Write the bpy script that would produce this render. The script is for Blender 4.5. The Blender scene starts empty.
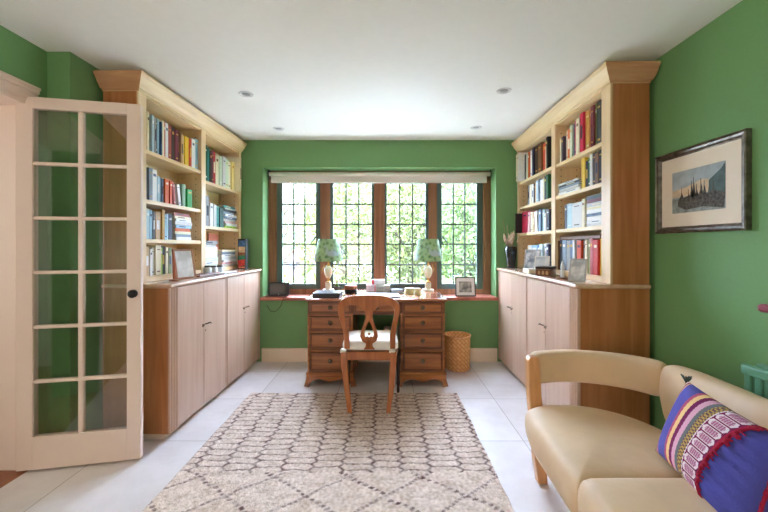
import bpy, bmesh, math, random
from mathutils import Vector, Matrix
random.seed(7)
C = bpy.context.scene.collection
sc = bpy.context.scene
F, VX, VY, H = 363.0, 386.0, 245.5, 1.25
PI = math.pi
def pt(px, py, y): return Vector(((px-VX)*y/F, y, H-(py-VY)*y/F))
def lin(c):
    return tuple((v/255/12.92 if v/255 <= .04045 else ((v/255+.055)/1.055)**2.4) for v in c)

# ------------------------------------------------------------------ materials
def new_mat(name):
    m = bpy.data.materials.new(name); m.use_nodes = True
    nt = m.node_tree; b = nt.nodes['Principled BSDF']
    return m, nt, b
def plain(name, rgb, rough=.5, spec=.4, metal=0.0, var=.06, scale=40, bump=0.0, coat=0.0):
    m, nt, b = new_mat(name)
    c = lin(rgb); b.inputs['Roughness'].default_value = rough
    b.inputs['Specular IOR Level'].default_value = spec; b.inputs['Metallic'].default_value = metal
    b.inputs['Coat Weight'].default_value = coat
    tc = nt.nodes.new('ShaderNodeTexCoord'); n = nt.nodes.new('ShaderNodeTexNoise')
    n.inputs['Scale'].default_value = scale; n.inputs['Detail'].default_value = 3
    nt.links.new(tc.outputs['Object'], n.inputs['Vector'])
    r = nt.nodes.new('ShaderNodeValToRGB')
    r.color_ramp.elements[0].position = .3; r.color_ramp.elements[1].position = .7
    r.color_ramp.elements[0].color = (*[max(0, v*(1-var)) for v in c], 1)
    r.color_ramp.elements[1].color = (*[min(1, v*(1+var)) for v in c], 1)
    nt.links.new(n.outputs['Fac'], r.inputs['Fac']); nt.links.new(r.outputs['Color'], b.inputs['Base Color'])
    if bump:
        bp = nt.nodes.new('ShaderNodeBump'); bp.inputs['Strength'].default_value = bump; bp.inputs['Distance'].default_value = .01
        nt.links.new(n.outputs['Fac'], bp.inputs['Height']); nt.links.new(bp.outputs['Normal'], b.inputs['Normal'])
    return m
def wood(name, a, bcol, grain='z', rough=.35, across=26, along=1.6, spec=.5, coat=0.0):
    m, nt, b = new_mat(name)
    tc = nt.nodes.new('ShaderNodeTexCoord'); mp = nt.nodes.new('ShaderNodeMapping')
    s = [across]*3; s['xyz'.index(grain)] = along; mp.inputs['Scale'].default_value = s
    n = nt.nodes.new('ShaderNodeTexNoise'); n.inputs['Scale'].default_value = 1; n.inputs['Detail'].default_value = 6; n.inputs['Distortion'].default_value = .6
    n2 = nt.nodes.new('ShaderNodeTexNoise'); n2.inputs['Scale'].default_value = 3; n2.inputs['Detail'].default_value = 2
    r = nt.nodes.new('ShaderNodeValToRGB')
    r.color_ramp.elements[0].position = .3; r.color_ramp.elements[1].position = .68
    r.color_ramp.elements[0].color = (*lin(a), 1); r.color_ramp.elements[1].color = (*lin(bcol), 1)
    mx = nt.nodes.new('ShaderNodeMath'); mx.operation = 'MULTIPLY_ADD'; mx.inputs[1].default_value = .35
    nt.links.new(tc.outputs['Object'], mp.inputs['Vector']); nt.links.new(mp.outputs['Vector'], n.inputs['Vector'])
    nt.links.new(tc.outputs['Object'], n2.inputs['Vector'])
    nt.links.new(n2.outputs['Fac'], mx.inputs[0])
    sub = nt.nodes.new('ShaderNodeMath'); sub.operation = 'SUBTRACT'; sub.inputs[1].default_value = .17
    nt.links.new(n.outputs['Fac'], sub.inputs[0]); nt.links.new(sub.outputs[0], mx.inputs[2])
    nt.links.new(mx.outputs[0], r.inputs['Fac']); nt.links.new(r.outputs['Color'], b.inputs['Base Color'])
    b.inputs['Roughness'].default_value = rough; b.inputs['Specular IOR Level'].default_value = spec
    b.inputs['Coat Weight'].default_value = coat; b.inputs['Coat Roughness'].default_value = .2
    return m
def glass(name, fac=.06, tint=(1, 1, 1)):
    m = bpy.data.materials.new(name); m.use_nodes = True; nt = m.node_tree; nt.nodes.clear()
    o = nt.nodes.new('ShaderNodeOutputMaterial'); mx = nt.nodes.new('ShaderNodeMixShader')
    t = nt.nodes.new('ShaderNodeBsdfTransparent'); t.inputs['Color'].default_value = (*tint, 1)
    g = nt.nodes.new('ShaderNodeBsdfGlossy'); g.inputs['Roughness'].default_value = .02
    lw = nt.nodes.new('ShaderNodeLayerWeight'); lw.inputs['Blend'].default_value = .25
    ma = nt.nodes.new('ShaderNodeMath'); ma.operation = 'MULTIPLY_ADD'; ma.inputs[1].default_value = .5; ma.inputs[2].default_value = fac
    nt.links.new(lw.outputs['Fresnel'], ma.inputs[0]); nt.links.new(ma.outputs[0], mx.inputs['Fac'])
    nt.links.new(t.outputs[0], mx.inputs[1]); nt.links.new(g.outputs[0], mx.inputs[2]); nt.links.new(mx.outputs[0], o.inputs['Surface'])
    return m
def attr_mat(name, rough=.9, bump=0, bscale=300, spec=.2):
    m, nt, b = new_mat(name)
    a = nt.nodes.new('ShaderNodeAttribute'); a.attribute_name = 'Col'
    nt.links.new(a.outputs['Color'], b.inputs['Base Color']); b.inputs['Roughness'].default_value = rough
    b.inputs['Specular IOR Level'].default_value = spec
    if bump:
        n = nt.nodes.new('ShaderNodeTexNoise'); n.inputs['Scale'].default_value = bscale
        tc = nt.nodes.new('ShaderNodeTexCoord'); nt.links.new(tc.outputs['Object'], n.inputs['Vector'])
        bp = nt.nodes.new('ShaderNodeBump'); bp.inputs['Strength'].default_value = bump; bp.inputs['Distance'].default_value = .01
        nt.links.new(n.outputs['Fac'], bp.inputs['Height']); nt.links.new(bp.outputs['Normal'], b.inputs['Normal'])
    return m
M = {}
M['green'] = plain('green_wall_paint', (113, 157, 101), .6, .3, var=.02, scale=60)
M['white'] = plain('white_ceiling_paint', (236, 238, 232), .9, .1, var=.01, scale=20)
M['hallwhite'] = plain('hall_white_paint', (228, 220, 214), .8, .2, var=.02)
M['jamb'] = plain('cream_gloss_paint', (232, 210, 194), .4, .4, var=.015, scale=10)
M['limed'] = wood('limed_cherry', (197, 162, 138), (207, 175, 151), 'z', .3, 22, 1.3, .55)
M['limedh'] = wood('limed_cherry_horizontal', (214, 182, 144), (232, 204, 168), 'y', .32, 22, 1.3, .5)
M['creamy'] = wood('pale_ash', (224, 194, 146), (238, 214, 168), 'y', .35, 20, 1.2, .45)
M['creamyz'] = wood('pale_ash_upright', (224, 194, 150), (236, 210, 168), 'z', .35, 20, 1.2, .45)
M['limed_shaded'] = wood('limed_cherry_shaded', (190, 140, 100), (208, 164, 124), 'x', .35, 22, 1.3, .4)
M['end'] = wood('cherry_end_panel', (164, 102, 56), (190, 128, 80), 'z', .35, 20, 1.2, .4)
M['top'] = wood('worktop_cherry', (204, 164, 134), (224, 188, 160), 'y', .2, 22, 1.3, .8, .3)
M['back'] = plain('cream_back_panel', (232, 208, 158), .6, .3, var=.03, scale=8)
M['desk'] = wood('desk_mahogany', (124, 70, 32), (176, 112, 58), 'x', .3, 30, 2, .5, .2)
M['deskd'] = wood('desk_mahogany_dark', (94, 50, 22), (132, 78, 40), 'x', .35, 30, 2, .5)
M['desktop'] = wood('desk_top_polished', (140, 78, 42), (172, 104, 64), 'x', .18, 30, 2, .7, .5)
M['chair'] = wood('chair_oak', (150, 84, 38), (182, 110, 56), 'z', .32, 30, 2.5, .5, .15)
M['darkw'] = plain('dark_turned_wood', (44, 26, 18), .35)
M['timber'] = wood('window_oak', (122, 80, 54), (152, 104, 74), 'z', .5, 30, 1.6, .3)
M['sill'] = plain('quarry_tile_sill', (176, 104, 84), .3, .5, var=.12, scale=14)
M['casement'] = plain('green_grey_metal', (72, 92, 84), .45, .4, var=.03)
M['lead'] = plain('lead_came', (70, 76, 74), .5, .4, var=.05)
M['bronze'] = plain('pewter_handle', (120, 104, 86), .3, .5, .8)
M['black'] = plain('black_metal', (26, 26, 28), .4)
M['blind'] = plain('blind_fabric', (226, 218, 210), .85, .1, var=.02)
M['skirt'] = plain('cream_skirting', (232, 214, 190), .45, .4, var=.015)
M['glass'] = glass('window_glass', .03)
M['doorglass'] = glass('door_glass', .10, (.93, .95, .94))
M['leather'] = plain('cream_leather', (218, 188, 152), .55, .35, var=.07, scale=5, bump=1.0)
M['beech'] = wood('beech', (196, 140, 88), (222, 170, 116), 'z', .35, 30, 2.5)
M['rug'] = attr_mat('wool_rug', .95, .9, 130)
M['pillow'] = attr_mat('woven_cushion', .9, .35, 260)
M['fringe'] = plain('crimson_fringe', (170, 24, 62), .9)
M['rad'] = plain('green_radiator_paint', (92, 146, 112), .4, .4, var=.02)
M['mulberry'] = plain('mulberry_sill', (150, 70, 82), .35)
M['chrome'] = plain('brushed_nickel', (180, 180, 180), .3, .5, .9, .02)
M['lampin'] = plain('lamp_lens', (150, 150, 150), .3)
M['spotring'] = plain('satin_white_ring', (214, 214, 212), .4)
M['cush'] = plain('white_seat_pad', (238, 234, 224), .9, .2, var=.03, scale=30)
M['ivory'] = plain('ivory_ceramic', (232, 226, 204), .3, .5, var=.04, scale=20)
M['gold'] = plain('gilt', (196, 150, 70), .35, .5, .7)
M['paper'] = plain('page_paper', (236, 228, 208), .8, .2, var=.04, scale=120)
M['blackframe'] = plain('black_frame', (40, 40, 44), .35)
M['hole'] = plain('dark_hole', (60, 44, 30), .9)
M['socket'] = plain('white_plastic', (232, 232, 228), .4)
M['darkglass'] = plain('dark_screen', (58, 54, 48), .15, .6)
M['navybox'] = plain('navy_box', (36, 46, 58), .4)
M['terracotta'] = plain('terracotta_wood', (150, 92, 62), .5)
# basket weave
def basket_mat():
    m, nt, b = new_mat('woven_palm')
    tc = nt.nodes.new('ShaderNodeTexCoord'); mp = nt.nodes.new('ShaderNodeMapping')
    mp.inputs['Rotation'].default_value = (0, 0, PI/4); mp.inputs['Scale'].default_value = (17, 17, 17)
    ck = nt.nodes.new('ShaderNodeTexBrick'); ck.offset = .5
    ck.inputs['Color1'].default_value = (*lin((226, 178, 118)), 1); ck.inputs['Color2'].default_value = (*lin((214, 160, 98)), 1)
    ck.inputs['Mortar'].default_value = (*lin((190, 136, 80)), 1); ck.inputs['Scale'].default_value = 1
    ck.inputs['Mortar Size'].default_value = .06; ck.inputs['Brick Width'].default_value = 1; ck.inputs['Row Height'].default_value = .5
    nt.links.new(tc.outputs['UV'], mp.inputs['Vector']); nt.links.new(mp.outputs['Vector'], ck.inputs['Vector'])
    nt.links.new(ck.outputs['Color'], b.inputs['Base Color']); b.inputs['Roughness'].default_value = .7
    bp = nt.nodes.new('ShaderNodeBump'); bp.inputs['Strength'].default_value = .4; bp.inputs['Distance'].default_value = .004; bp.invert = True
    nt.links.new(ck.outputs['Fac'], bp.inputs['Height']); nt.links.new(bp.outputs['Normal'], b.inputs['Normal'])
    return m
M['basket'] = basket_mat()
def shade_mat():
    m, nt, b = new_mat('leaf_print_shade')
    tc = nt.nodes.new('ShaderNodeTexCoord'); n = nt.nodes.new('ShaderNodeTexVoronoi'); n.inputs['Scale'].default_value = 26
    n2 = nt.nodes.new('ShaderNodeTexNoise'); n2.inputs['Scale'].default_value = 9; n2.inputs['Detail'].default_value = 4
    nt.links.new(tc.outputs['Object'], n.inputs['Vector']); nt.links.new(tc.outputs['Object'], n2.inputs['Vector'])
    r = nt.nodes.new('ShaderNodeValToRGB'); e = r.color_ramp.elements
    e[0].position = .1; e[0].color = (*lin((78, 118, 70)), 1); e[1].position = .6; e[1].color = (*lin((154, 186, 136)), 1)
    nt.links.new(n.outputs['Distance'], r.inputs['Fac'])
    mx = nt.nodes.new('ShaderNodeMix'); mx.data_type = 'RGBA'
    r2 = nt.nodes.new('ShaderNodeValToRGB'); r2.color_ramp.elements[0].position = .54; r2.color_ramp.elements[1].position = .62
    nt.links.new(n2.outputs['Fac'], r2.inputs['Fac']); nt.links.new(r2.outputs['Color'], mx.inputs[0])
    mx.inputs[7].default_value = (*lin((170, 188, 190)), 1)
    nt.links.new(r.outputs['Color'], mx.inputs[6]); nt.links.new(mx.outputs[2], b.inputs['Base Color'])
    b.inputs['Roughness'].default_value = .8
    return m
M['shade'] = shade_mat()
def tile_mat():
    m, nt, b = new_mat('limestone_tiles')
    tc = nt.nodes.new('ShaderNodeTexCoord'); mp = nt.nodes.new('ShaderNodeMapping')
    mp.inputs['Location'].default_value = (-.88+.645*4, -3.598+.638*12, 0)
    br = nt.nodes.new('ShaderNodeTexBrick'); br.offset = 0; br.squash = 1
    br.inputs['Scale'].default_value = 1; br.inputs['Brick Width'].default_value = .645; br.inputs['Row Height'].default_value = .638
    br.inputs['Mortar Size'].default_value = .0028; br.inputs['Mortar Smooth'].default_value = .2
    br.inputs['Color1'].default_value = (*lin((228, 221, 218)), 1); br.inputs['Color2'].default_value = (*lin((216, 208, 205)), 1)
    br.inputs['Mortar'].default_value = (*lin((168, 156, 146)), 1)
    n = nt.nodes.new('ShaderNodeTexNoise'); n.inputs['Scale'].default_value = 3.2; n.inputs['Detail'].default_value = 8; n.inputs['Roughness'].default_value = .65
    r = nt.nodes.new('ShaderNodeValToRGB'); r.color_ramp.elements[0].position = .35; r.color_ramp.elements[1].position = .65
    r.color_ramp.elements[0].color = (.86, .84, .82, 1); r.color_ramp.elements[1].color = (1.0, 1.0, 1.0, 1)
    mx = nt.nodes.new('ShaderNodeMix'); mx.data_type = 'RGBA'; mx.blend_type = 'MULTIPLY'; mx.inputs[0].default_value = 1
    nt.links.new(tc.outputs['Object'], mp.inputs['Vector']); nt.links.new(mp.outputs['Vector'], br.inputs['Vector'])
    nt.links.new(tc.outputs['Object'], n.inputs['Vector']); nt.links.new(n.outputs['Fac'], r.inputs['Fac'])
    nt.links.new(br.outputs['Color'], mx.inputs[6]); nt.links.new(r.outputs['Color'], mx.inputs[7])
    nt.links.new(mx.outputs[2], b.inputs['Base Color']); b.inputs['Roughness'].default_value = .38; b.inputs['Specular IOR Level'].default_value = .45
    return m
M['tile'] = tile_mat()
M['hallfloor'] = wood('hall_oak_boards', (120, 66, 36), (150, 90, 54), 'y', .35)
def leaf_mat(name, rgb, rgb2):
    m, nt, b = new_mat(name)
    oi = nt.nodes.new('ShaderNodeNewGeometry'); r = nt.nodes.new('ShaderNodeValToRGB')
    r.color_ramp.elements[0].color = (*lin(rgb), 1); r.color_ramp.elements[1].color = (*lin(rgb2), 1)
    nt.links.new(oi.outputs['Random Per Island'], r.inputs['Fac']); nt.links.new(r.outputs['Color'], b.inputs['Base Color'])
    b.inputs['Roughness'].default_value = .6
    tr = nt.nodes.new('ShaderNodeBsdfTranslucent'); nt.links.new(r.outputs['Color'], tr.inputs['Color'])
    mx = nt.nodes.new('ShaderNodeMixShader'); mx.inputs[0].default_value = .5
    o = nt.nodes['Material Output']
    nt.links.new(b.outputs[0], mx.inputs[1]); nt.links.new(tr.outputs[0], mx.inputs[2]); nt.links.new(mx.outputs[0], o.inputs['Surface'])
    return m

# ------------------------------------------------------------------ mesh helpers
class MB:
    def __init__(s): s.bm = bmesh.new(); s.mi = 0
    def _fin(s, geom):
        for f in geom: f.material_index = s.mi
    def box(s, x0, x1, y0, y1, z0, z1, bev=0, seg=2):
        before = set(s.bm.faces)
        r = bmesh.ops.create_cube(s.bm, size=1)
        x0, x1 = min(x0, x1), max(x0, x1); y0, y1 = min(y0, y1), max(y0, y1); z0, z1 = min(z0, z1), max(z0, z1)
        for v in r['verts']:
            v.co = Vector((x0+(v.co.x+.5)*(x1-x0), y0+(v.co.y+.5)*(y1-y0), z0+(v.co.z+.5)*(z1-z0)))
        if bev:
            es = {e for v in r['verts'] for e in v.link_edges}
            bmesh.ops.bevel(s.bm, geom=list(es), offset=min(bev, .45*min(x1-x0, y1-y0, z1-z0)), segments=seg, affect='EDGES', profile=.5)
        s._fin(set(s.bm.faces)-before); return s
    def tube(s, pts, rad, n=10, sx=1, sy=1, caps=True):
        pts = [Vector(p) for p in pts]; rads = rad if isinstance(rad, (list, tuple)) else [rad]*len(pts)
        before = set(s.bm.faces); rings = []
        up = Vector((0, 0, 1))
        for i, p in enumerate(pts):
            d = (pts[min(i+1, len(pts)-1)]-pts[max(i-1, 0)]).normalized()
            ref = Vector((0, 1, 0)) if abs(d.z) > .8 else up
            a = d.cross(ref).normalized(); b = a.cross(d).normalized()
            rings.append([s.bm.verts.new(p+a*math.cos(2*PI*k/n)*rads[i]*sx+b*math.sin(2*PI*k/n)*rads[i]*sy) for k in range(n)])
        for r0, r1 in zip(rings, rings[1:]):
            for k in range(n): s.bm.faces.new((r0[k], r0[(k+1) % n], r1[(k+1) % n], r1[k]))
        if caps: s.bm.faces.new(rings[0][::-1]); s.bm.faces.new(rings[-1])
        for f in set(s.bm.faces)-before: f.smooth = True
        s._fin(set(s.bm.faces)-before); return s
    def lathe(s, prof, cx=0, cy=0, cz=0, n=28, ex=1, ey=1, caps=True):
        before = set(s.bm.faces); rings = []
        uv = s.bm.loops.layers.uv.verify()
        for r, z in prof:
            rings.append([s.bm.verts.new((cx+ex*r*math.cos(2*PI*k/n), cy+ey*r*math.sin(2*PI*k/n), cz+z)) for k in range(n)])
        for i, (r0, r1) in enumerate(zip(rings, rings[1:])):
            for k in range(n):
                f = s.bm.faces.new((r0[k], r0[(k+1) % n], r1[(k+1) % n], r1[k])); f.smooth = True
                us = [(k/n, prof[i][1]), ((k+1)/n, prof[i][1]), ((k+1)/n, prof[i+1][1]), (k/n, prof[i+1][1])]
                for l, q in zip(f.loops, us): l[uv].uv = (q[0]*.8, q[1])
        if caps:
            if prof[0][0] > 1e-4: s.bm.faces.new(rings[0][::-1])
            if prof[-1][0] > 1e-4: s.bm.faces.new(rings[-1])
        s._fin(set(s.bm.faces)-before); return s
    def prism(s, poly, fn, t0, t1, holes=()):
        """2-D outline (+holes) extruded from t0 to t1; fn(a,b,t) gives the 3-D point"""
        before = set(s.bm.faces); allv = []
        edges = []
        loops = []
        for loop in [poly]+list(holes):
            vs = [s.bm.verts.new(fn(a, b, t0)) for a, b in loop]
            es = [s.bm.edges.new((vs[i], vs[(i+1) % len(vs)])) for i in range(len(vs))]
            edges += es; loops.append((loop, vs))
        r = bmesh.ops.triangle_fill(s.bm, use_beauty=True, use_dissolve=False, edges=edges)
        tris = [g for g in r['geom'] if isinstance(g, bmesh.types.BMFace)]
        mp = {}
        for loop, vs in loops:
            for (a, b), v in zip(loop, vs): mp[v] = s.bm.verts.new(fn(a, b, t1))
        for f in tris: s.bm.faces.new([mp[v] for v in reversed(f.verts)])
        for loop, vs in loops:
            for i in range(len(vs)):
                a, b = vs[i], vs[(i+1) % len(vs)]
                s.bm.faces.new((a, b, mp[b], mp[a]))
        s._fin(set(s.bm.faces)-before); return s
    def quad(s, a, b, c, d):
        f = s.bm.faces.new([s.bm.verts.new(p) for p in (a, b, c, d)]); f.material_index = s.mi; return s
    def poly(s, pts):
        f = s.bm.faces.new([s.bm.verts.new(p) for p in pts]); f.material_index = s.mi; return s
    def rings(s, rs, cap=True, smooth=True, closed=True):
        before = set(s.bm.faces)
        R = [[s.bm.verts.new(p) for p in r] for r in rs]; n = len(R[0])
        for r0, r1 in zip(R, R[1:]):
            for k in range(n if closed else n-1): s.bm.faces.new((r0[k], r0[(k+1) % n], r1[(k+1) % n], r1[k]))
        if cap: s.bm.faces.new(R[0][::-1]); s.bm.faces.new(R[-1])
        for f in set(s.bm.faces)-before: f.smooth = smooth
        s._fin(set(s.bm.faces)-before); return s
    def build(s, name, mats, parent=None, loc=(0, 0, 0), rot=(0, 0, 0), sub=0, recalc=True):
        if recalc: bmesh.ops.recalc_face_normals(s.bm, faces=s.bm.faces[:])
        me = bpy.data.meshes.new(name); s.bm.to_mesh(me); s.bm.free()
        for m in (mats if isinstance(mats, (list, tuple)) else [mats]): me.materials.append(m)
        o = bpy.data.objects.new(name, me); C.objects.link(o); o.location = loc; o.rotation_euler = rot
        if parent: o.parent = parent
        if sub:
            md = o.modifiers.new('sub', 'SUBSURF'); md.levels = sub; md.render_levels = sub
        return o
def tag(o, label=None, cat=None, group=None, kind=None):
    if label: o['label'] = label
    if cat: o['category'] = cat
    if group: o['group'] = group
    if kind: o['kind'] = kind
    return o
def empty(name, loc, rz=0, **k):
    o = bpy.data.objects.new(name, None); C.objects.link(o); o.location = loc; o.rotation_euler = (0, 0, rz); o.empty_display_size = .1
    return tag(o, **k)
def bx(name, mat, dims, parent=None, bev=0, **k): return MB().box(*dims, bev=bev).build(name, mat, parent, **k)

# ------------------------------------------------------------------ room shell
YB, XR, XL1, XL2, ZC, YR = 3.912, 1.65, -1.985, -1.85, 2.385, -1.9
def struct(o, label=None): tag(o, label, kind='structure'); return o
OX0, OX1, OZ0, OZ1 = -1.329, 1.185, .66, 2.092
struct(bx('floor', M['tile'], (XL1, 1.95, YR-.1, 4.25, -.1, 0)))
struct(bx('floor_hall', M['hallfloor'], (-3.6, XL1, -.2, 3.0, -.1, 0)))
struct(bx('ceiling', M['white'], (-3.6, 1.95, YR-.3, 4.25, ZC, ZC+.15)))
w = MB()
w.box(-2.25, OX0, YB, 4.25, 0, ZC).box(OX1, 1.95, YB, 4.25, 0, ZC).box(OX0, OX1, YB, 4.25, 0, OZ0).box(OX0, OX1, YB, 4.25, OZ1, ZC)
struct(w.build('wall_back', M['green']))
w = MB(); DY0, DY1, DZ = .83, 2.03, 2.085
w.box(-2.3, XL1, YR-.1, DY0, 0, ZC).box(-2.3, XL1, DY0, DY1, DZ, ZC).box(-2.3, XL1, DY1, 2.126, 0, ZC).box(-2.3, XL2, 2.126, YB, 0, ZC)
struct(w.build('wall_left', M['green']))
w = MB(); RY0, RY1, RZ0, RZ1 = .1, 1.5, 1.0, 2.12
w.box(XR, 1.95, RY1, YB, 0, ZC).box(XR, 1.95, YR-.1, RY0, 0, ZC).box(XR, 1.95, RY0, RY1, 0, RZ0).box(XR, 1.95, RY0, RY1, RZ1, ZC)
struct(w.build('wall_right', M['green']))
w = MB(); PX0, PX1, PZ1 = -1.3, 1.3, 2.15
w.box(-2.3, 1.95, YR-.3, YR, 0, ZC)
struct(w.build('wall_rear', M['green']))
w = MB(); w.box(-3.7, -3.6, -.3, 3.1, 0, ZC).box(-3.6, -2.3, 3.0, 3.1, 0, ZC).box(-3.6, -2.3, -.3, -.2, 0, ZC)
struct(w.build('wall_hall', M['hallwhite']))
# door lining, architrave
w = MB()
w.box(-2.3, XL1+.004, DY1-.002, DY1+.012, 0, DZ).box(-2.3, XL1+.004, DY0-.012, DY0, 0, DZ).box(-2.3, XL1+.004, DY0, DY1, DZ-.055, DZ)
w.box(-2.16, -2.06, DY1-.012, DY1, 0, DZ-.05)
struct(w.build('trim_1', M['jamb']))
w = MB()
for o, z0, z1 in ((.012, DZ-.03, DZ+.05), (.02, DZ+.02, DZ+.055), (.028, DZ+.04, DZ+.056)):
    w.box(XL1, XL1+o, DY0-.07, 2.062, z0, z1, bev=.004)
w.box(XL1, XL1+.012, 2.046, 2.06, 0, DZ+.03).box(XL1, XL1+.02, DY0-.07, DY0-.01, 0, DZ+.03, bev=.004)
struct(w.build('trim_2', M['jamb']))
def skirting(name, x0, x1):
    w = MB(); w.box(x0, x1, YB-.016, YB, 0, .135).box(x0, x1, YB-.022, YB, .125, .147, bev=.006)
    struct(w.build(name, M['skirt']))
skirting('baseboard_back', -1.335, 1.195)
w = MB(); w.box(XR-.016, XR, YR, 2.2, 0, .14); struct(w.build('baseboard_right', M['skirt']))

# ------------------------------------------------------------------ front window
FY = 4.11; S = F/FY
def wx(px): return (px-VX)/S
win = MB(); zb, zt = .69, OZ1
win.box(OX0-.01, wx(276.5), FY, FY+.09, zb, zt, bev=.006).box(wx(483.2), OX1+.01, FY, FY+.09, zb, zt, bev=.006)
for a, b in ((320, 330), (374, 384.6), (428.6, 437.2)): win.box(wx(a), wx(b), FY+.002, FY+.09, zb, zt, bev=.01)
win.box(OX0, OX1, FY-.004, FY+.09, zb, .757, bev=.006).box(OX0, OX1, FY, FY+.09, 1.99, zt)
win = win.build('window_1', M['timber']); struct(win)
ws = MB().box(OX0-.02, OX1+.02, YB-.035, FY+.02, .66, .697, bev=.008).build('window_sill', M['sill'], win)
lights = [(276.5, 320, 282, 315.6, True), (330, 374, 333, 371.5, False), (384.6, 428.6, 386.8, 425.6, False), (437.2, 483.2, 442, 477, True)]
for i, (a, b, ga, gb, opens) in enumerate(lights):
    x0, x1, g0, g1 = wx(a), wx(b), wx(ga), wx(gb); y0 = FY+.012
    gz0, gz1 = .80 if opens else .815, 1.955
    gz0 = H-(283.8-VY)/S
    fr = MB().box(x0, g0, y0, y0+.035, .757, 2.0, bev=.003).box(g1, x1, y0, y0+.035, .757, 2.0, bev=.003)
    fr.box(g0, g1, y0, y0+.035, .757, gz0, bev=.003).box(g0, g1, y0, y0+.035, gz1, 2.0, bev=.003)
    fr = fr.build('casement', M['casement'], win)
    lat = MB()
    for k in (1, 2): lat.box(g0+(g1-g0)*k/3-.0075, g0+(g1-g0)*k/3+.0075, y0+.012, y0+.024, gz0, gz1)
    zr = [H-(q-VY)/S for q in (204, 224.3, 244.2, 264.8)]
    for z in zr: lat.box(g0, g1, y0+.0125, y0+.0235, z-.0075, z+.0075)
    lat.build('lead_lattice', M['lead'], fr)
    MB().box(g0, g1, y0+.016, y0+.02, gz0, gz1).build('pane', M['glass'], fr)
    if opens:
        hx = wx(316.5) if i == 0 else wx(442.5); sg = -1 if i == 0 else 1
        h = MB().tube([(hx, y0, 1.28), (hx, y0-.03, 1.285)], .008)
        h.tube([(hx, y0-.03, 1.36), (hx+sg*.0, y0-.034, 1.345), (hx+sg*.03, y0-.036, 1.315), (hx+sg*.055, y0-.036, 1.275)], [.006, .009, .009, .006])
        h.build('window_handle', M['casement'], fr)
# blind
bl = empty('roller_blind', (0, 4.045, 1.95), label='off-white roller blind rolled up across the top of the window', cat='blind')
def rb(mb, name, mat): return mb.build(name, mat, bl, loc=(0, -4.045, -1.95))
xb0, xb1 = (269.5-VX)*4.045/F, (490-VX)*4.045/F
rb(MB().tube([(xb0, 4.045, 2.045), (xb1, 4.045, 2.045)], .024, 20), 'blind_roll', M['blind'])
rb(MB().box(xb0+.012, xb1-.03, 4.064, 4.068, 1.955, 2.045).box(xb0+.012, xb1-.03, 4.058, 4.074, 1.95, 1.978, bev=.004), 'blind_fabric', M['blind'])
rb(MB().box(xb0-.006, xb0, 4.02, 4.08, 2.01, 2.092), 'bracket', M['black'])
rb(MB().box(xb1, xb1+.006, 4.02, 4.08, 2.01, 2.092), 'bracket', M['black'])

# ------------------------------------------------------------------ right window (outside the frame) sill and added rear window
w = MB().box(XR-.05, 1.95, RY0-.03, RY1+.07, .965, 1.0, bev=.012).build('window_2', M['mulberry']); struct(w)
fr = MB()
for a in (RY0, (RY0+RY1)/2-.03, RY1-.06): fr.box(1.86, 1.916, a, a+.06, 1.0, RZ1)
fr.box(1.862, 1.9155, RY0, RY1, 1.0, 1.06).box(1.862, 1.9155, RY0, RY1, RZ1-.06, RZ1)
fr.build('window_frame', M['timber'], w)
MB().box(1.915, 1.945, RY0, RY1, RZ0, RZ1).build('sky_block_panel', M['blind'], w)  # opaque panel added to keep the sky light out

fr = MB().box(-1.8, -.1, YR, YR+.02, .3, 2.3)
rw = fr.build('added_rear_window', M['blind']); struct(rw)  # unseen window panel, added to go behind the rear fill lamp
fr = MB()
for a in (-1.84, -.98, -.12): fr.box(a, a+.06, YR, YR+.05, .28, 2.33)
fr.box(-1.84, -.06, YR, YR+.05, .26, .32).box(-1.84, -.06, YR, YR+.05, 2.29, 2.35)
fr.build('window_frame', M['timber'], rw)

# ------------------------------------------------------------------ glazed door leaf
ha = Vector((-2.026, 1.985, 0)); la = Vector((-1.425, 2.108, 0))
ang = math.atan2(la.y-ha.y, la.x-ha.x); DW = (la-ha).length; DT = .036
door = MB(); z0, z1 = .012, 2.07
st0, st1, mu = .078, .073, .026
rows = [.235]; 
gz0, gz1 = .192, 2.008
door.box(0, st0, 0, DT, z0, z1, bev=.003).box(DW-st1, DW, 0, DT, z0, z1, bev=.003).box(st0, DW-st1, 0, DT, z0, gz0).box(st0, DW-st1, 0, DT, gz1, z1)
gxm = st0+(DW-st0-st1)*.495
door.box(gxm-mu/2, gxm+mu/2, .002, DT-.002, gz0, gz1, bev=.006)
rh = (gz1-gz0)/6
for k in range(1, 6): door.box(st0, DW-st1, .003, DT-.003, gz0+rh*k-mu/2+.003, gz0+rh*k+mu/2-.003, bev=.006)
door = door.build('door_1', M['jamb'], loc=(ha.x, ha.y, 0), rot=(0, 0, ang)); struct(door)
for c in range(2):
    for r in range(6):
        a0, a1 = (st0, gxm) if c == 0 else (gxm, DW-st1)
        MB().box(a0, a1, DT/2-.002, DT/2+.002, gz0+rh*r, gz0+rh*(r+1)).build('pane', M['doorglass'], door)
kn = MB().lathe([(.0, 0), (.022, .001), (.023, .004), (.010, .006), (.010, .010), (.021, .015), (.024, .021), (.019, .028), (0, .030)], n=20)
kn.build('door_knob', M['black'], door, loc=(DW-.036, 0, .972), rot=(PI/2, 0, 0))

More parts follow.
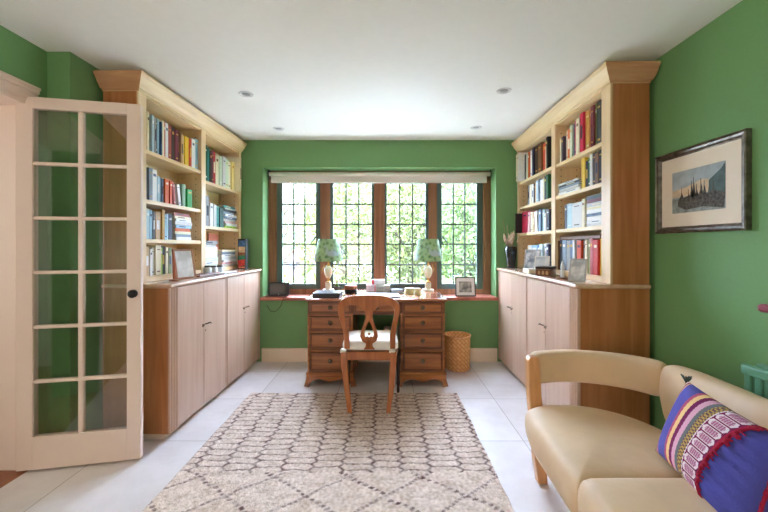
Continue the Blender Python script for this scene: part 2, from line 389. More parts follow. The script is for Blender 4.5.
# ------------------------------------------------------------------ bookcases
TH = math.radians(-1.2)
def side_fn(ox, oy, sx):
    R = Matrix.Rotation(TH, 3, 'Z')
    return lambda u, v, z: Vector((ox, oy, 0)) + R @ Vector((sx*v, u, z))
SIDES = {
 'left': dict(o=(-1.385, 2.327), sx=-1, L=1.572, zt=1.002, depth=.437, vf=.204, d=(.083, .418, .785, 1.155, 1.525), mid=(.765, .835), st=.075,
              shelves=([1.89, 1.558, 1.293], [1.82, 1.424]), pre='left', near='door end', far='window end'),
 'right': dict(o=(1.172, 2.227), sx=1, L=1.672, zt=1.012, depth=.440, vf=.201, d=(.09, .465, .83, 1.225, 1.60), mid=(.76, .83), st=.095,
              shelves=([1.915, 1.655, 1.38], [1.92, 1.655, 1.38]), pre='right', near='sofa end', far='window end'),
}
def handle(parent, y, z, sx, flip):
    m = MB().tube([(0, 0, 0), (-sx*.018, 0, 0)], .005, 8)
    m.tube([(-sx*.018, 0, .002), (-sx*.024, flip*.015, .006), (-sx*.026, flip*.03, .003), (-sx*.024, flip*.042, -.006)], [.005, .006, .006, .004], 8)
    m.build('handle', M['bronze'], parent, loc=(0, y, z))
for sd, q in SIDES.items():
    sx, L, zt = q['sx'], q['L'], q['zt']; X = lambda v: sx*v
    loc = (q['o'][0], q['o'][1], 0)
    body_top = zt-.028
    for k in range(2):
        u0, u1 = (0, q['d'][2]-.001) if k == 0 else (q['d'][2]+.001, L)
        where = ('nearer the glazed door' if k == 0 else 'beside the window wall') if sd == 'left' else ('behind the sofa arm' if k == 0 else 'beside the window wall')
        cab = empty('base_cabinet', loc, TH, label=f'pale wood two-door base cabinet on the {sd} side, {where}', cat='cabinet', group=f'base cabinets of the {sd} bookcase')
        ca = MB().box(X(.021), X(q['depth']), u0+.006, u1-.0, .04, body_top)
        ca.build('carcass', M['end'], cab)
        if k == 0: bx('end_panel', M['end'], (X(.012), X(q['depth']), u0, u0+.006, .04, body_top), cab)
        bx('plinth', M['skirt'], (X(.045), X(q['depth']-.02), u0+(.02 if k == 0 else 0), u1-(.02 if k else 0), 0, .04), cab)
        ps = MB()
        pu = (u0, q['d'][0]) if k == 0 else (q['d'][4], L)
        ps.box(X(.006), X(.021), pu[0], pu[1], .04, body_top)
        n = 4; wdt = (pu[1]-pu[0])/(n*2+1)
        for j in range(n+1): ps.box(X(0), X(.008), pu[0]+wdt*2*j, pu[0]+wdt*(2*j+1), .04, body_top, bev=.003)
        ps.build('fluted_pilaster', M['limed'], cab)
        mu0 = q['d'][2]
        bx('divider_strip', M['limed'], (X(.004), X(.021), (mu0-.02 if k == 0 else mu0+.002), (mu0-.002 if k == 0 else mu0+.02), .04, body_top), cab, bev=.004)
        ds = [(q['d'][0]+.003, q['d'][1]-.0015), (q['d'][1]+.0015, mu0-.022)] if k == 0 else [(mu0+.022, q['d'][3]-.0015), (q['d'][3]+.0015, q['d'][4]-.003)]
        for j, (a, b) in enumerate(ds):
            d = bx('door', M['limed'], (X(0), X(.019), a, b, .044, body_top-.006), cab, bev=.002)
            edge = b-.02 if j == 0 else a+.02
            handle(d, edge, .655, sx, -1 if j == 0 else 1)
            if j == 1: MB().tube([(X(.001), a+.02, .605), (X(-.002), a+.02, .605)], .006, 10).build('keyhole', M['bronze'], d)
    wt = MB().box(X(-.018), X(q['depth']+.004), -.014, L+.004, body_top+.001, zt, bev=.011, seg=3)
    wt.mi = 0
    wt = wt.build('worktop', M['top'], loc=loc, rot=(0, 0, TH))
    tag(wt, f'polished wood worktop along the {sd} base cabinets', 'worktop')
    # upper bookcase
    bk = empty('bookcase', (loc[0], loc[1], 0), TH, label=f'tall pale wood bookcase with cornice, standing on the {sd} worktop', cat='bookcase')
    vf, vb = q['vf'], q['depth']-.002; zt2 = 2.25; zb2 = zt+.001
    bx('end_panel', M['end'], (X(vf+.012), X(vb), 0, .02, zb2, zt2), bk)
    bx('end_panel', M['limed'], (X(vf+.012), X(vb), L-.02, L, zb2, zt2), bk)
    bx('back_panel', M['back'], (X(vb-.012), X(vb-.002), .02, L-.02, zb2, zt2), bk)
    bx('top_panel', M['creamy'], (X(vf+.012), X(vb), .02, L-.02, 2.235, zt2), bk)
    bx('base_board', M['creamy'], (X(vf+.006), X(vb-.012), .02, L-.02, zb2, zt+.04), bk)
    m0, m1 = q['mid']
    for a, b in ((0, q['st']), (m0, m1), (L-.055, L)):
        bx('stile', M['creamyz'], (X(vf), X(vf+.02), a, b, zb2, zt2), bk, bev=.002)
    for (pa, pb, a, dr) in ((q['st']-.02, q['st']-.001, q['st']-.001, 1), (m0+.001, m0+.02, m0+.001, -1), (m1-.02, m1-.001, m1-.001, 1), (L-.054, L-.035, L-.054, -1)):
        pan = MB().box(X(vf+.0205), X(vb-.0125), pa, pb, zt+.04, 2.235)
        pan.mi = 1
        for vv in (vf+.05, vb-.06):
            for jz in range(22):
                z = 1.12+jz*.05
                pan.tube([(X(vv), a-dr*.001, z), (X(vv), a+dr*.0008, z)], .0045, 6)
        pan.build('divider', [M['creamyz'], M['hole']], bk)
    bays = [(q['st'], m0), (m1, L-.055)]
    for k, (a, b) in enumerate(bays):
        for z in q['shelves'][k]:
            bx('shelf', M['creamy'], (X(vf+.006), X(vb-.013), a, b, z-.028, z), bk, bev=.003)
    co = MB(); prof = [(0, 2.243), (.004, 2.244), (.006, 2.256), (.014, 2.26), (.02, 2.272), (.034, 2.288), (.046, 2.308), (.054, 2.322), (.058, 2.324), (.064, 2.334), (.064, 2.346)]
    rs = []
    wl = min
    for o, z in prof:
        back = vb+min(o, .022 if sd == 'right' else .012)
        rs.append([(X(vf-o), -o, z), (X(back), -o, z), (X(back), L-.002, z), (X(vf-o), L-.002, z)])
    co.rings(rs, smooth=False)
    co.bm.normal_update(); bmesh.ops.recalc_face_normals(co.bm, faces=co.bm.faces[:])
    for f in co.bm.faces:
        if f.normal.y < -.3: f.material_index = 1  # same wood on the end faces, with their shade painted in as darker colour
    co.build('cornice', [M['creamy'], M['limed_shaded']], bk)
    q['fn'] = side_fn(q['o'][0], q['o'][1], sx); q['bays'] = bays

# ------------------------------------------------------------------ books
PAL = {
 'cream': (232, 222, 190), 'black': (34, 32, 34), 'pale blue': (178, 204, 212), 'grey': (150, 150, 146), 'charcoal': (66, 66, 66), 'light blue': (140, 180, 196),
 'blue': (48, 92, 136), 'red': (190, 50, 46), 'white': (232, 232, 228), 'brick red': (168, 78, 62), 'dark brown': (62, 40, 32), 'maroon': (110, 36, 50),
 'tan': (202, 166, 120), 'pale yellow': (238, 220, 140), 'yellow': (232, 192, 50), 'orange': (220, 104, 40), 'slate blue': (94, 116, 140), 'orange red': (212, 78, 40),
 'sage green': (120, 156, 120), 'bright green': (30, 160, 60), 'navy': (40, 44, 74), 'lime green': (168, 210, 60), 'dark green': (24, 92, 54), 'pale green': (206, 220, 190),
 'teal': (40, 130, 120), 'pink': (228, 176, 170), 'salmon': (232, 148, 128), 'purple grey': (92, 78, 96), 'rose': (190, 92, 100), 'ochre': (200, 148, 66),
 'dark teal': (24, 70, 66), 'crimson': (196, 30, 66), 'blue grey': (134, 150, 164), 'gold': (210, 168, 60), 'pale grey': (206, 206, 202), 'brown': (120, 80, 52), 'olive': (120, 124, 60),
}
for k, v in PAL.items(): M['b_'+k] = plain('cloth_'+k.replace(' ', '_'), v, .5, .4, var=.05, scale=60)
ORD = ['first', 'second', 'third', 'fourth', 'fifth', 'sixth', 'seventh', 'eighth', 'ninth', 'tenth', 'eleventh', 'twelfth', 'thirteenth', 'fourteenth', 'fifteenth', 'sixteenth', 'seventeenth', 'eighteenth', 'nineteenth', 'twentieth', 'twenty-first', 'twenty-second', 'twenty-third']
CONTR = {'cream': 'brown', 'white': 'slate blue', 'black': 'gold', 'pale blue': 'white', 'dark green': 'white', 'maroon': 'gold', 'navy': 'white', 'red': 'cream', 'yellow': 'brown', 'orange': 'cream', 'dark brown': 'ochre', 'crimson': 'black'}
def book(col, sx, w, h, d, flat=False):
    """origin at the spine's bottom centre; spine towards the room (-sx in x); thickness along y (or z when flat)"""
    t = min(.0035, w*.2); mb = MB()
    if not flat:
        mb.box(0, sx*d, -w/2, -w/2+t, 0, h).box(0, sx*d, w/2-t, w/2, 0, h).box(-sx*.0015, sx*t, -w/2, w/2, 0, h, bev=min(.003, w*.2))
        mb.mi = 1; r = random.random()
        bands = [(.78, .86)] if r < .3 else [(.35, .68)] if r < .5 else [(.84, .87), (.10, .14)] if r < .8 else []
        for a, b in bands: mb.box(-sx*.0022, sx*.0, -w*.26, w*.26, h*a, h*b)
    else:
        mb.box(0, sx*d, -h/2, h/2, 0, t).box(0, sx*d, -h/2, h/2, w-t, w).box(-sx*.0015, sx*t, -h/2, h/2, 0, w, bev=min(.003, w*.2))
        mb.mi = 1
        if random.random() < .5: mb.box(-sx*.0022, 0, -h*.3, h*.1, w*.36, w*.64)
    c2 = CONTR.get(col, random.choice(['white', 'cream', 'black', 'gold', 'navy']))
    o = mb.build('book', [M['b_'+col], M['b_'+c2]])
    pg = MB()
    if not flat: pg.box(sx*t, sx*(d-.004), -w/2+t, w/2-t, .003, h-.004)
    else: pg.box(sx*t, sx*(d-.004), -h/2+.004, h/2-.003, t, w-t)
    pg.build('page_block', M['paper'], o)
    return o
def row(sd, bay, z, shelfname, crop, spec, xs=0.0, dv=.02):
    """upright books given by where their spines begin and end in the photo; crop=(x origin, scale)"""
    q = SIDES[sd]; sx = q['sx']; a, b = q['bays'][bay]
    bayn = 'near' if bay == 0 else 'far'
    items = []
    for it in spec:
        c0, c1, col, h = it[:4]; lean = it[4] if len(it) > 4 else 0; out = it[5] if len(it) > 5 else 0
        us = []
        for c in (c0, c1):
            px = crop[0]+c/crop[1]
            x = q['o'][0]+sx*(q['vf']+dv-out)
            for _ in range(3):
                D = F*x/(px-VX); u = D-q['o'][1]; x = q['fn'](u, q['vf']+dv-out, 0).x
            us.append(u)
        items.append([min(us), max(us), col, h, lean, out])
    items.sort(key=lambda t: t[0])
    last = a+.002
    for n, (u0, u1, col, h, lean, out) in enumerate(items):
        u0 = max(u0, last); rem = len(items)-1-n
        if out: u1 = min(max(u1, u0+.02), b-.0015-.024*rem); u0 = max(last, min(u0, u1-.02))
        u1 = min(max(u1, u0+.007), b-.0015)
        if u1-u0 < .004: print('squeezed', sd, bay, shelfname, col); continue
        last = u1+.0008; w = u1-u0-.0008
        top = min([zz for zz in q['shelves'][bay]+[2.26] if zz > z+.05])-.04
        h = min(h*random.uniform(.96, 1.02), top-z)
        d = min(.165, h*.72); o = book(col, sx, w, h, d)
        v = q['vf']+dv-out+(random.uniform(0, .018) if not out else 0)
        uc = (u0+u1)/2; dz = 0
        if lean:
            dz = abs(math.sin(lean))*w/2
            uc += math.sin(lean)*0
        p = q['fn'](uc, v, z+dz+.0006); o.location = p; o.rotation_euler = (lean, 0, TH)
        endn = q['near']
        tag(o, f'{col} book, {ORD[n]} from the {endn} on {shelfname}, {bayn} bay of {sd} bookcase', 'book', f'upright books on {shelfname} in the {bayn} bay of the {sd} bookcase')
def stack(sd, bay, z, where, pxr, cols, height, dv=.02, x_out=0):
    q = SIDES[sd]; sx = q['sx']; us = []
    for px in pxr:
        x = q['o'][0]+sx*(q['vf']+dv)
        for _ in range(3):
            D = F*x/(px-VX); u = D-q['o'][1]; x = q['fn'](u, q['vf']+dv, 0).x
        us.append(u)
    a, b = q['bays'][bay]
    u0, u1 = max(min(us), a+.004), min(max(us), b-.004); t0 = height/len(cols); zz = z+.0006
    bayn = 'near' if bay == 0 else 'far'
    for n, col in enumerate(cols):
        t = t0*random.uniform(.75, 1.2); ln = (u1-u0)*random.uniform(.84, 1.0)
        o = book(col, sx, t, ln, min(.16, ln*.75), True)
        o.location = q['fn']((u0+u1)/2+random.uniform(-.5, .5)*(u1-u0-ln), q['vf']+dv+random.uniform(0, .015), zz); o.rotation_euler = (0, 0, TH)
        zz += t+.0006
        tag(o, f'flat {col} book, {ORD[n]} up in pile {where}, {bayn} {sd} bay', 'book', f'pile of books {where} in the {bayn} bay of the {sd} bookcase')
    return zz
# left, near bay
row('left', 0, 1.89, 'top shelf', (140, 7.317), [(50, 66, 'cream', .27), (68, 84, 'black', .265), (84, 103, 'pale blue', .265), (105, 118, 'grey', .26), (118, 131, 'charcoal', .26), (131, 148, 'light blue', .26), (148, 161, 'blue', .25), (161, 177, 'cream', .265), (177, 191, 'red', .26), (191, 212, 'white', .27), (212, 237, 'brick red', .26), (238, 262, 'dark brown', .26), (262, 290, 'maroon', .255), (290, 302, 'black', .25), (302, 316, 'tan', .24), (316, 331, 'pale yellow', .23), (331, 359, 'yellow', .235), (359, 376, 'orange red', .235), (376, 402, 'white', .25), (402, 426, 'light blue', .255)])
row('left', 0, 1.558, 'second shelf', (140, 7.317), [(44, 62, 'blue', .225), (62, 90, 'blue grey', .225), (92, 128, 'white', .22), (130, 150, 'pale blue', .18), (150, 165, 'blue grey', .18), (165, 182, 'slate blue', .18), (182, 212, 'orange', .18), (212, 222, 'cream', .18), (222, 242, 'orange red', .18), (255, 274, 'brick red', .17, .1), (288, 308, 'white', .165, .17), (312, 336, 'sage green', .175), (345, 380, 'bright green', .15)])
row('left', 0, 1.293, 'third shelf', (140, 5.683), [(34, 52, 'pale blue', .21), (52, 70, 'light blue', .2), (70, 84, 'charcoal', .2), (84, 97, 'cream', .2), (97, 127, 'tan', .2), (127, 143, 'ochre', .212), (143, 158, 'light blue', .19), (158, 172, 'pale blue', .19), (172, 193, 'navy', .19)])
stack('left', 0, 1.293, 'on third shelf', (175, 192), ['white', 'blue grey', 'cream', 'orange', 'light blue', 'pale grey', 'white', 'cream', 'brick red'], .195)
row('left', 0, 1.042, 'bottom shelf', (140, 5.683), [(36, 60, 'tan', .2), (62, 76, 'white', .19), (76, 88, 'pale grey', .195), (88, 120, 'cream', .205), (120, 132, 'lime green', .195), (132, 150, 'black', .2), (150, 165, 'cream', .2), (165, 182, 'olive', .19), (182, 198, 'grey', .19), (198, 212, 'black', .18)])
# left, far bay
row('left', 1, 1.82, 'top shelf', (196, 7.317), [(65, 82, 'dark green', .315), (82, 105, 'teal', .31), (105, 122, 'dark brown', .29), (122, 135, 'maroon', .3), (135, 152, 'red', .31), (152, 175, 'cream', .3), (175, 195, 'pale green', .29), (197, 218, 'pale grey', .3), (218, 243, 'pale green', .3), (243, 262, 'cream', .29), (262, 282, 'pale yellow', .29), (282, 310, 'grey', .28), (312, 334, 'cream', .36, 0, .055)])
row('left', 1, 1.424, 'middle shelf', (196, 5.117), [(38, 58, 'purple grey', .28), (58, 75, 'grey', .27), (75, 90, 'white', .21), (90, 105, 'pale grey', .21), (105, 120, 'teal', .2), (120, 140, 'dark teal', .19)])
stack('left', 1, 1.424, 'on middle shelf', (224, 241), ['lime green', 'white', 'pink', 'pale grey', 'slate blue', 'white', 'blue grey', 'charcoal', 'pale grey', 'teal'], .215)
stack('left', 1, 1.042, 'by divider, bottom shelf', (204, 218.5), ['pale green', 'white', 'pale green', 'white', 'cream', 'white', 'pale grey', 'grey'], .23)
stack('left', 1, 1.042, 'by window wall, bottom shelf', (222, 237.5), ['pale grey', 'pink', 'white', 'pale grey', 'white', 'blue grey', 'cream'], .175)
# right, near bay
row('right', 0, 1.915, 'top shelf', (545, 7.308), [(100, 115, 'cream', .2), (115, 130, 'purple grey', .2), (138, 150, 'cream', .23), (150, 170, 'orange', .24), (175, 191, 'pale green', .26), (191, 204, 'blue', .265), (204, 217, 'rose', .265), (218, 240, 'cream', .27), (240, 251, 'blue', .26), (252, 277, 'crimson', .28), (280, 310, 'ochre', .285), (312, 331, 'rose', .285), (331, 352, 'maroon', .285), (352, 362, 'olive', .29), (362, 395, 'black', .295), (398, 415, 'slate blue', .285)])
stack('right', 0, 1.655, 'on second shelf', (557, 579), ['white', 'pale grey', 'blue grey', 'charcoal', 'white'], .085, dv=.01)
row('right', 0, 1.655, 'second shelf', (545, 6.4), [(222, 245, 'yellow', .22), (245, 262, 'black', .19), (262, 280, 'dark green', .21), (280, 298, 'pale grey', .23), (298, 318, 'dark brown', .235), (318, 338, 'brown', .22), (338, 362, 'black', .235)])
row('right', 0, 1.38, 'third shelf', (545, 5.385), [(100, 112, 'navy', .19), (112, 138, 'pale blue', .19), (138, 190, 'pale grey', .185), (190, 206, 'cream', .2)], dv=.014)
stack('right', 0, 1.38, 'on third shelf', (584.5, 601.5), ['pale grey', 'white', 'white', 'slate blue', 'white', 'cream', 'pale grey', 'maroon', 'charcoal'], .215)
row('right', 0, 1.052, 'bottom shelf', (545, 5.385), [(60, 70, 'brown', .235), (70, 82, 'black', .24), (84, 104, 'blue grey', .24), (104, 124, 'grey', .24), (124, 140, 'slate blue', .24), (140, 152, 'pale grey', .24), (152, 168, 'charcoal', .24), (170, 192, 'orange red', .24), (192, 204, 'grey', .24), (204, 216, 'cream', .24), (216, 228, 'black', .24), (228, 240, 'olive', .24), (240, 256, 'rose', .24), (256, 280, 'red', .24), (280, 300, 'yellow', .24)])
stack('right', 0, 1.295, 'across the bottom row', (557, 600.5), ['brown'], .022, dv=.03)
# right, far bay
row('right', 1, 1.92, 'top shelf', (500, 8.533), [(130, 152, 'cream', .29, 0, .06), (152, 172, 'white', .30, 0, .05), (172, 195, 'blue grey', .28), (197, 215, 'charcoal', .27), (215, 232, 'pale green', .27), (232, 245, 'orange', .27), (245, 258, 'red', .27), (258, 270, 'white', .26), (270, 285, 'navy', .27), (285, 296, 'grey', .28), (296, 322, 'dark brown', .28), (322, 350, 'brown', .28), (350, 378, 'orange red', .26), (378, 388, 'cream', .27), (388, 400, 'black', .285)])
row('right', 1, 1.655, 'second shelf', (500, 8.533), [(225, 242, 'blue grey', .2), (242, 258, 'cream', .2), (258, 272, 'white', .2), (272, 282, 'black', .2), (282, 305, 'tan', .2), (305, 325, 'pale blue', .205), (325, 338, 'slate blue', .21), (338, 360, 'white', .2), (360, 372, 'cream', .2), (372, 390, 'black', .22), (390, 408, 'dark green', .22)])
row('right', 1, 1.38, 'third shelf', (500, 8.533), [(104, 118, 'pale grey', .2, 0, .07), (118, 140, 'black', .21, 0, .065), (140, 160, 'grey', .21), (160, 185, 'tan', .2), (185, 230, 'crimson', .215), (230, 248, 'pink', .21), (248, 262, 'cream', .2), (270, 282, 'tan', .2, -.07), (295, 316, 'white', .195, -.11), (325, 345, 'slate blue', .2), (345, 365, 'pale blue', .2), (365, 384, 'white', .16), (384, 404, 'navy', .19)])
row('right', 1, 1.052, 'bottom shelf', (495, 7.308), [(230, 262, 'white', .2), (262, 300, 'light blue', .2), (300, 322, 'blue', .21), (322, 345, 'pale blue', .215), (347, 364, 'white', .215), (364, 380, 'navy', .21)])

# ------------------------------------------------------------------ rug
def lerp(a, b, t): return tuple(x+(y-x)*t for x, y in zip(a, b))
def make_rug():
    X0, X1, Y0, Y1 = -1.136, .60, .45, 3.056
    nx, ny = 290, 434
    bm = bmesh.new(); cl = bm.loops.layers.float_color.new('Col')
    rnd = random.Random(3)
    cw, rhh = .165, .059
    from mathutils import noise
    def pat(x, y):
        wob = .017*noise.noise((x*8, y*10, 0)); wob2 = .013*noise.noise((x*11, y*9, 5))+.005*noise.noise((x*40, y*40, 15))
        n = noise.noise((x*60, y*60, 2)); n2 = noise.noise((x*14, y*22, 9))
        base = lerp(lin((196, 172, 152)), lin((240, 222, 208)), max(0, min(1, .5+.75*n+.45*n2)))
        if y > 1.985:
            # honeycomb: columns of wide flat cells, every other column half a cell lower
            px, py = (x+wob*.9+.02*noise.noise((y*3, 0, 3)))/cw, (y+wob2*.8)/rhh
            best = []
            i0 = round(px)
            for i in (i0-1, i0, i0+1):
                off = .5 if i % 2 else 0
                j0 = round(py-off)
                for j in (j0-1, j0, j0+1):
                    dx, dy = px-i, py-j-off
                    best.append(math.hypot(dx*1.2, dy))
            best.sort(); e = best[1]-best[0]
            k = max(0, 1-e/.24); k = k*k*(3-2*k)
            k *= .85+.75*noise.noise((x*34, y*34, 7))
        else:
            k = 0
            p, q = (x+wob)/.40, (y+wob2)/.30
            a = (p+q) % 1; b = (p-q) % 1
            da, db = min(a, 1-a), min(b, 1-b)
            nn = .75+.6*noise.noise((x*26, y*26, 7))
            if da < .045: k = nn if math.sin((p-q)*44) > -.1 else .1
            if db < .035: k = max(k, nn*.8 if (math.sin((p+q)*60) > -.4) else .15)
        k = max(0, min(1, k))
        return lerp(base, lin((86, 50, 50)), k*.94), n
    vs = []; cols = []
    for j in range(ny+1):
        r = []; rc = []
        for i in range(nx+1):
            x = X0+(X1-X0)*i/nx; y = Y0+(Y1-Y0)*j/ny
            c, n = pat(x, y)
            ed = .006*noise.noise((x*6, y*6, 11))
            r.append(bm.verts.new((x+ed+rnd.uniform(-.001, .001), y+ed, .009+.0026*n+rnd.uniform(-.0018, .0018)))); rc.append(c)
        vs.append(r); cols.append(rc)
    for j in range(ny):
        for i in range(nx):
            f = bm.faces.new((vs[j][i], vs[j][i+1], vs[j+1][i+1], vs[j+1][i])); f.smooth = True
            for l, (a, b) in zip(f.loops, ((j, i), (j, i+1), (j+1, i+1), (j+1, i))): l[cl] = (*cols[a][b], 1)
    # edge skirt down to the floor
    ring = [vs[0][i] for i in range(nx+1)]+[vs[j][nx] for j in range(1, ny+1)]+[vs[ny][i] for i in range(nx-1, -1, -1)]+[vs[j][0] for j in range(ny-1, 0, -1)]
    low = [bm.verts.new((v.co.x, v.co.y, 0.0005)) for v in ring]; n = len(ring)
    for i in range(n):
        f = bm.faces.new((ring[i], low[i], low[(i+1) % n], ring[(i+1) % n]))
        for l in f.loops: l[cl] = (*lin((206, 188, 166)), 1)
    me = bpy.data.meshes.new('rug'); bm.to_mesh(me); bm.free(); me.materials.append(M['rug'])
    o = bpy.data.objects.new('rug', me); C.objects.link(o)
    tag(o, 'cream wool rug with brown honeycomb and diamond lines on the tiles', 'rug')
make_rug()

# ------------------------------------------------------------------ desk
DF = 3.224; sD = F/DF
dz = .778
dk = empty('pedestal_desk', (-.0865, DF, 0), label='antique mahogany pedestal desk with nine drawers in front of the window', cat='desk')
def DB(mb, name, mat, parent=dk, **k): return mb.build(name, mat, parent, **k)
ox = -.0865
def rx(x): return x-ox
dx0, dx1, DD = -.697, .524, .655
DB(MB().box(rx(-.715), rx(.543), -.018, DD, dz-.024, dz, bev=.008, seg=3), 'desk_top', M['desktop'])
fr = MB().box(rx(dx0), rx(dx1), .012, DD-.02, .632, dz-.024)
DB(fr, 'frieze', M['deskd'])
ped = ((dx0, -.293), (.128, dx1))
def ring_pull(parent, x, z):
    m = MB().lathe([(0, 0), (.020, .001), (.021, .004), (.014, .006), (.006, .012), (0, .013)], n=18)
    o = m.build('ring_pull', M['bronze'], parent, loc=(x, 0, z), rot=(PI/2, 0, 0))
    pts = [(.014*math.sin(a), -.014*math.cos(a)-.006, .012) for a in [2*PI*i/14 for i in range(15)]]
    m = MB().tube(pts, .0028, 6, caps=False); m.build('pull_ring', M['bronze'], o)
def drawer(x0, x1, z0, z1):
    m = MB()
    m.box(x0, x1, -.004, .014, z0, z1, bev=.003)
    m.mi = 1
    b = .018
    for a in ((x0, x1, z0, z0+b), (x0, x1, z1-b, z1), (x0, x0+b, z0+b, z1-b), (x1-b, x1, z0+b, z1-b)):
        m.box(a[0], a[1], -.010, -.003, a[2], a[3], bev=.003)
    d = DB(m, 'drawer', [M['desk'], M['deskd']])
    ring_pull(d, (x0+x1)/2, (z0+z1)/2+.004)
ZD = [(.645, .742), (.496, .622), (.334, .472), (.138, .303)]
for a, b in ped:
    p = MB().box(rx(a), rx(b), .012, DD-.03, .125, .632)
    for zz in (.634, .484, .319): p.box(rx(a), rx(b), .0, .014, zz-.009, zz+.007, bev=.003)
    for xx in (a, b-.018): p.box(rx(xx), rx(xx+.018), -.002, .014, .125, .645, bev=.003)
    DB(p, 'pedestal', M['desk'])
    for z0, z1 in ZD: drawer(rx(a+.022), rx(b-.022), z0, z1)
    # moulding, shaped apron and splayed feet
    x0, x1 = rx(a), rx(b); w_ = x1-x0
    m = MB().box(x0-.012, x1+.012, -.012, DD-.02, .096, .128, bev=.008)
    def apron(xa, xb):
        W = xb-xa
        return [(xa-.006, .098), (xa-.012, .06), (xa-.03, 0), (xa+.012, 0), (xa+.022, .03), (xa+.05, .055), (xa+W*.27, .066), (xa+W*.36, .056), (xa+W*.5, .042), (xa+W*.64, .056), (xb-W*.27, .066), (xb-.05, .055), (xb-.022, .03), (xb-.012, 0), (xb+.03, 0), (xb+.012, .06), (xb+.006, .098)]
    m.prism(apron(x0, x1), lambda p_, q_, t: Vector((p_, t, q_)), -.008, .012)
    for xa, sg in ((x0, -1), (x1, 1)):
        m.prism([(-.006, .098), (-.012, .06), (-.02, 0), (.03, 0), (.04, .04), (.1, .065), (.5, .065), (DD-.1, .04), (DD-.09, 0), (DD-.04, 0), (DD-.03, .098)], lambda p_, q_, t: Vector((t, p_, q_)), xa, xa-sg*.018)
    DB(m, 'plinth', M['desk'])
drawer(rx(-.281), rx(.116), .648, .742)

# ------------------------------------------------------------------ chair
CH = Vector((-.125, 2.74, .014))
ch = empty('desk_chair', CH, label='light oak lyre-back chair with white seat pad, drawn up at the desk', cat='chair')
def cp(u, v, y=2.70):
    px = 330+u/7.3125; py = 290+v/7.3125; s = F/y
    return ((px-VX)/s-CH.x, H-(py-VY)/s-CH.z)
def back_fn(a, b, t): return Vector((a, .02-(b-.36)*.16+.10*max(0, (b-.36))**2*.5+t-.06*(1-min(1, (a/.23)**2))*0, b))
outer = [(102, 440), (99, 340), (84, 260), (63, 190), (56, 140), (61, 108), (77, 80), (112, 55), (160, 42), (220, 37), (280, 36), (340, 37), (400, 42), (455, 58), (492, 85), (508, 110), (512, 140), (506, 190), (490, 260), (479, 340), (478, 440),
         (440, 440), (440, 340), (452, 260), (467, 200), (471, 150), (460, 122), (430, 108), (385, 110), (348, 124), (328, 152), (242, 152), (228, 124), (195, 111), (150, 106), (118, 117), (104, 140), (105, 190), (118, 250), (135, 330), (141, 440)]
o = MB().prism([cp(*p) for p in outer], back_fn, -.014, .014).build('back_frame', M['chair'], ch)
md = o.modifiers.new('b', 'BEVEL'); md.width = .004; md.segments = 2; md.limit_method = 'ANGLE'
ol = [(250, 148), (262, 200), (250, 240), (228, 300), (220, 345), (232, 380), (262, 402), (258, 425), (242, 446)]
spl = ol+[(570-a, b) for a, b in reversed(ol)]
hole = [(285, 226), (268, 262), (252, 310), (250, 335), (258, 352), (272, 346), (285, 356), (298, 346), (312, 352), (320, 335), (318, 310), (302, 262)]
o = MB().prism([cp(*p) for p in spl], back_fn, -.008, .008, holes=[[cp(*p) for p in hole]]).build('splat', M['chair'], ch)
star = []
for k in range(10):
    r = 13 if k % 2 == 0 else 6
    star.append((285+r*math.sin(k*PI/5), 328-r*math.cos(k*PI/5)))
MB().prism([cp(*p) for p in star], back_fn, -.006, .006).build('star_inlay', M['chair'], ch)
zs = .43
# seat: rails, pad, legs
rearx = (-.197, .195); frx = (-.215, .235); fy = .36
rl = MB().box(-.185, .185, -.012, .014, .372, .435, bev=.004)
rl.build('rear_rail', M['chair'], ch)
m = MB()
m.prism([(-.2, .0), (.2, .0), (.235, .35), (-.215, .35)], lambda a, b, t: Vector((a, b, t)), .375, .43)
m.build('seat', M['chair'], ch)
def rounded(cx, cy, hx, hy, r, n=5):
    out = []
    for (sx_, sy_, a0) in ((1, 1, 0), (-1, 1, PI/2), (-1, -1, PI), (1, -1, 1.5*PI)):
        for k in range(n+1):
            a = a0+PI/2*k/n
            out.append((cx+sx_*(hx-r)+r*math.cos(a), cy+sy_*(hy-r)+r*math.sin(a)))
    return out
base = rounded(.005, .185, .215, .185, .05)
rs = []
for k, z in ((.94, .432), (1.0, .45), (1.0, .49), (.95, .512), (.8, .518), (.45, .522), (.05, .523)):
    rs.append([Vector((.005+(a-.005)*k, .185+(b-.185)*k, z+(.006*math.sin(a*40)*math.sin(b*40) if k < .9 else 0))) for a, b in base])
MB().rings(rs).build('seat_pad', M['cush'], ch, sub=1)
for xx in (-.197, .17):
    bx('pad_tie', M['cush'], (xx-.022, xx+.026, -.024, .032, .43, .456), ch, bev=.006)
for (xt, xb) in ((-.19, -.142), (.181, .142)):
    pts = [Vector((xt, .0, .44)), Vector((xt, -.004, .38)), Vector(((xt+xb)/2-.006*(1 if xt < 0 else -1), -.02, .2)), Vector((xb, -.05, .0))]
    hw = [.0235, .0235, .021, .016]
    rs = [[p+Vector((a*h_, b*h_, 0)) for a, b in ((-1, -1), (1, -1), (1, 1), (-1, 1))] for p, h_ in zip(pts, hw)]
    o = MB().rings(rs, smooth=False).build('rear_leg', M['chair'], ch)
    md = o.modifiers.new('b', 'BEVEL'); md.width = .003; md.segments = 2
for xx in (-.195, .228):
    prof = [(.008, 0), (.013, .02), (.011, .06), (.017, .085), (.014, .1), (.013, .15), (.018, .24), (.022, .29), (.016, .3), (.022, .315), (.022, .375)]
    MB().lathe(prof, xx, .335, -.0138, 14).build('front_leg', M['darkw'], ch)

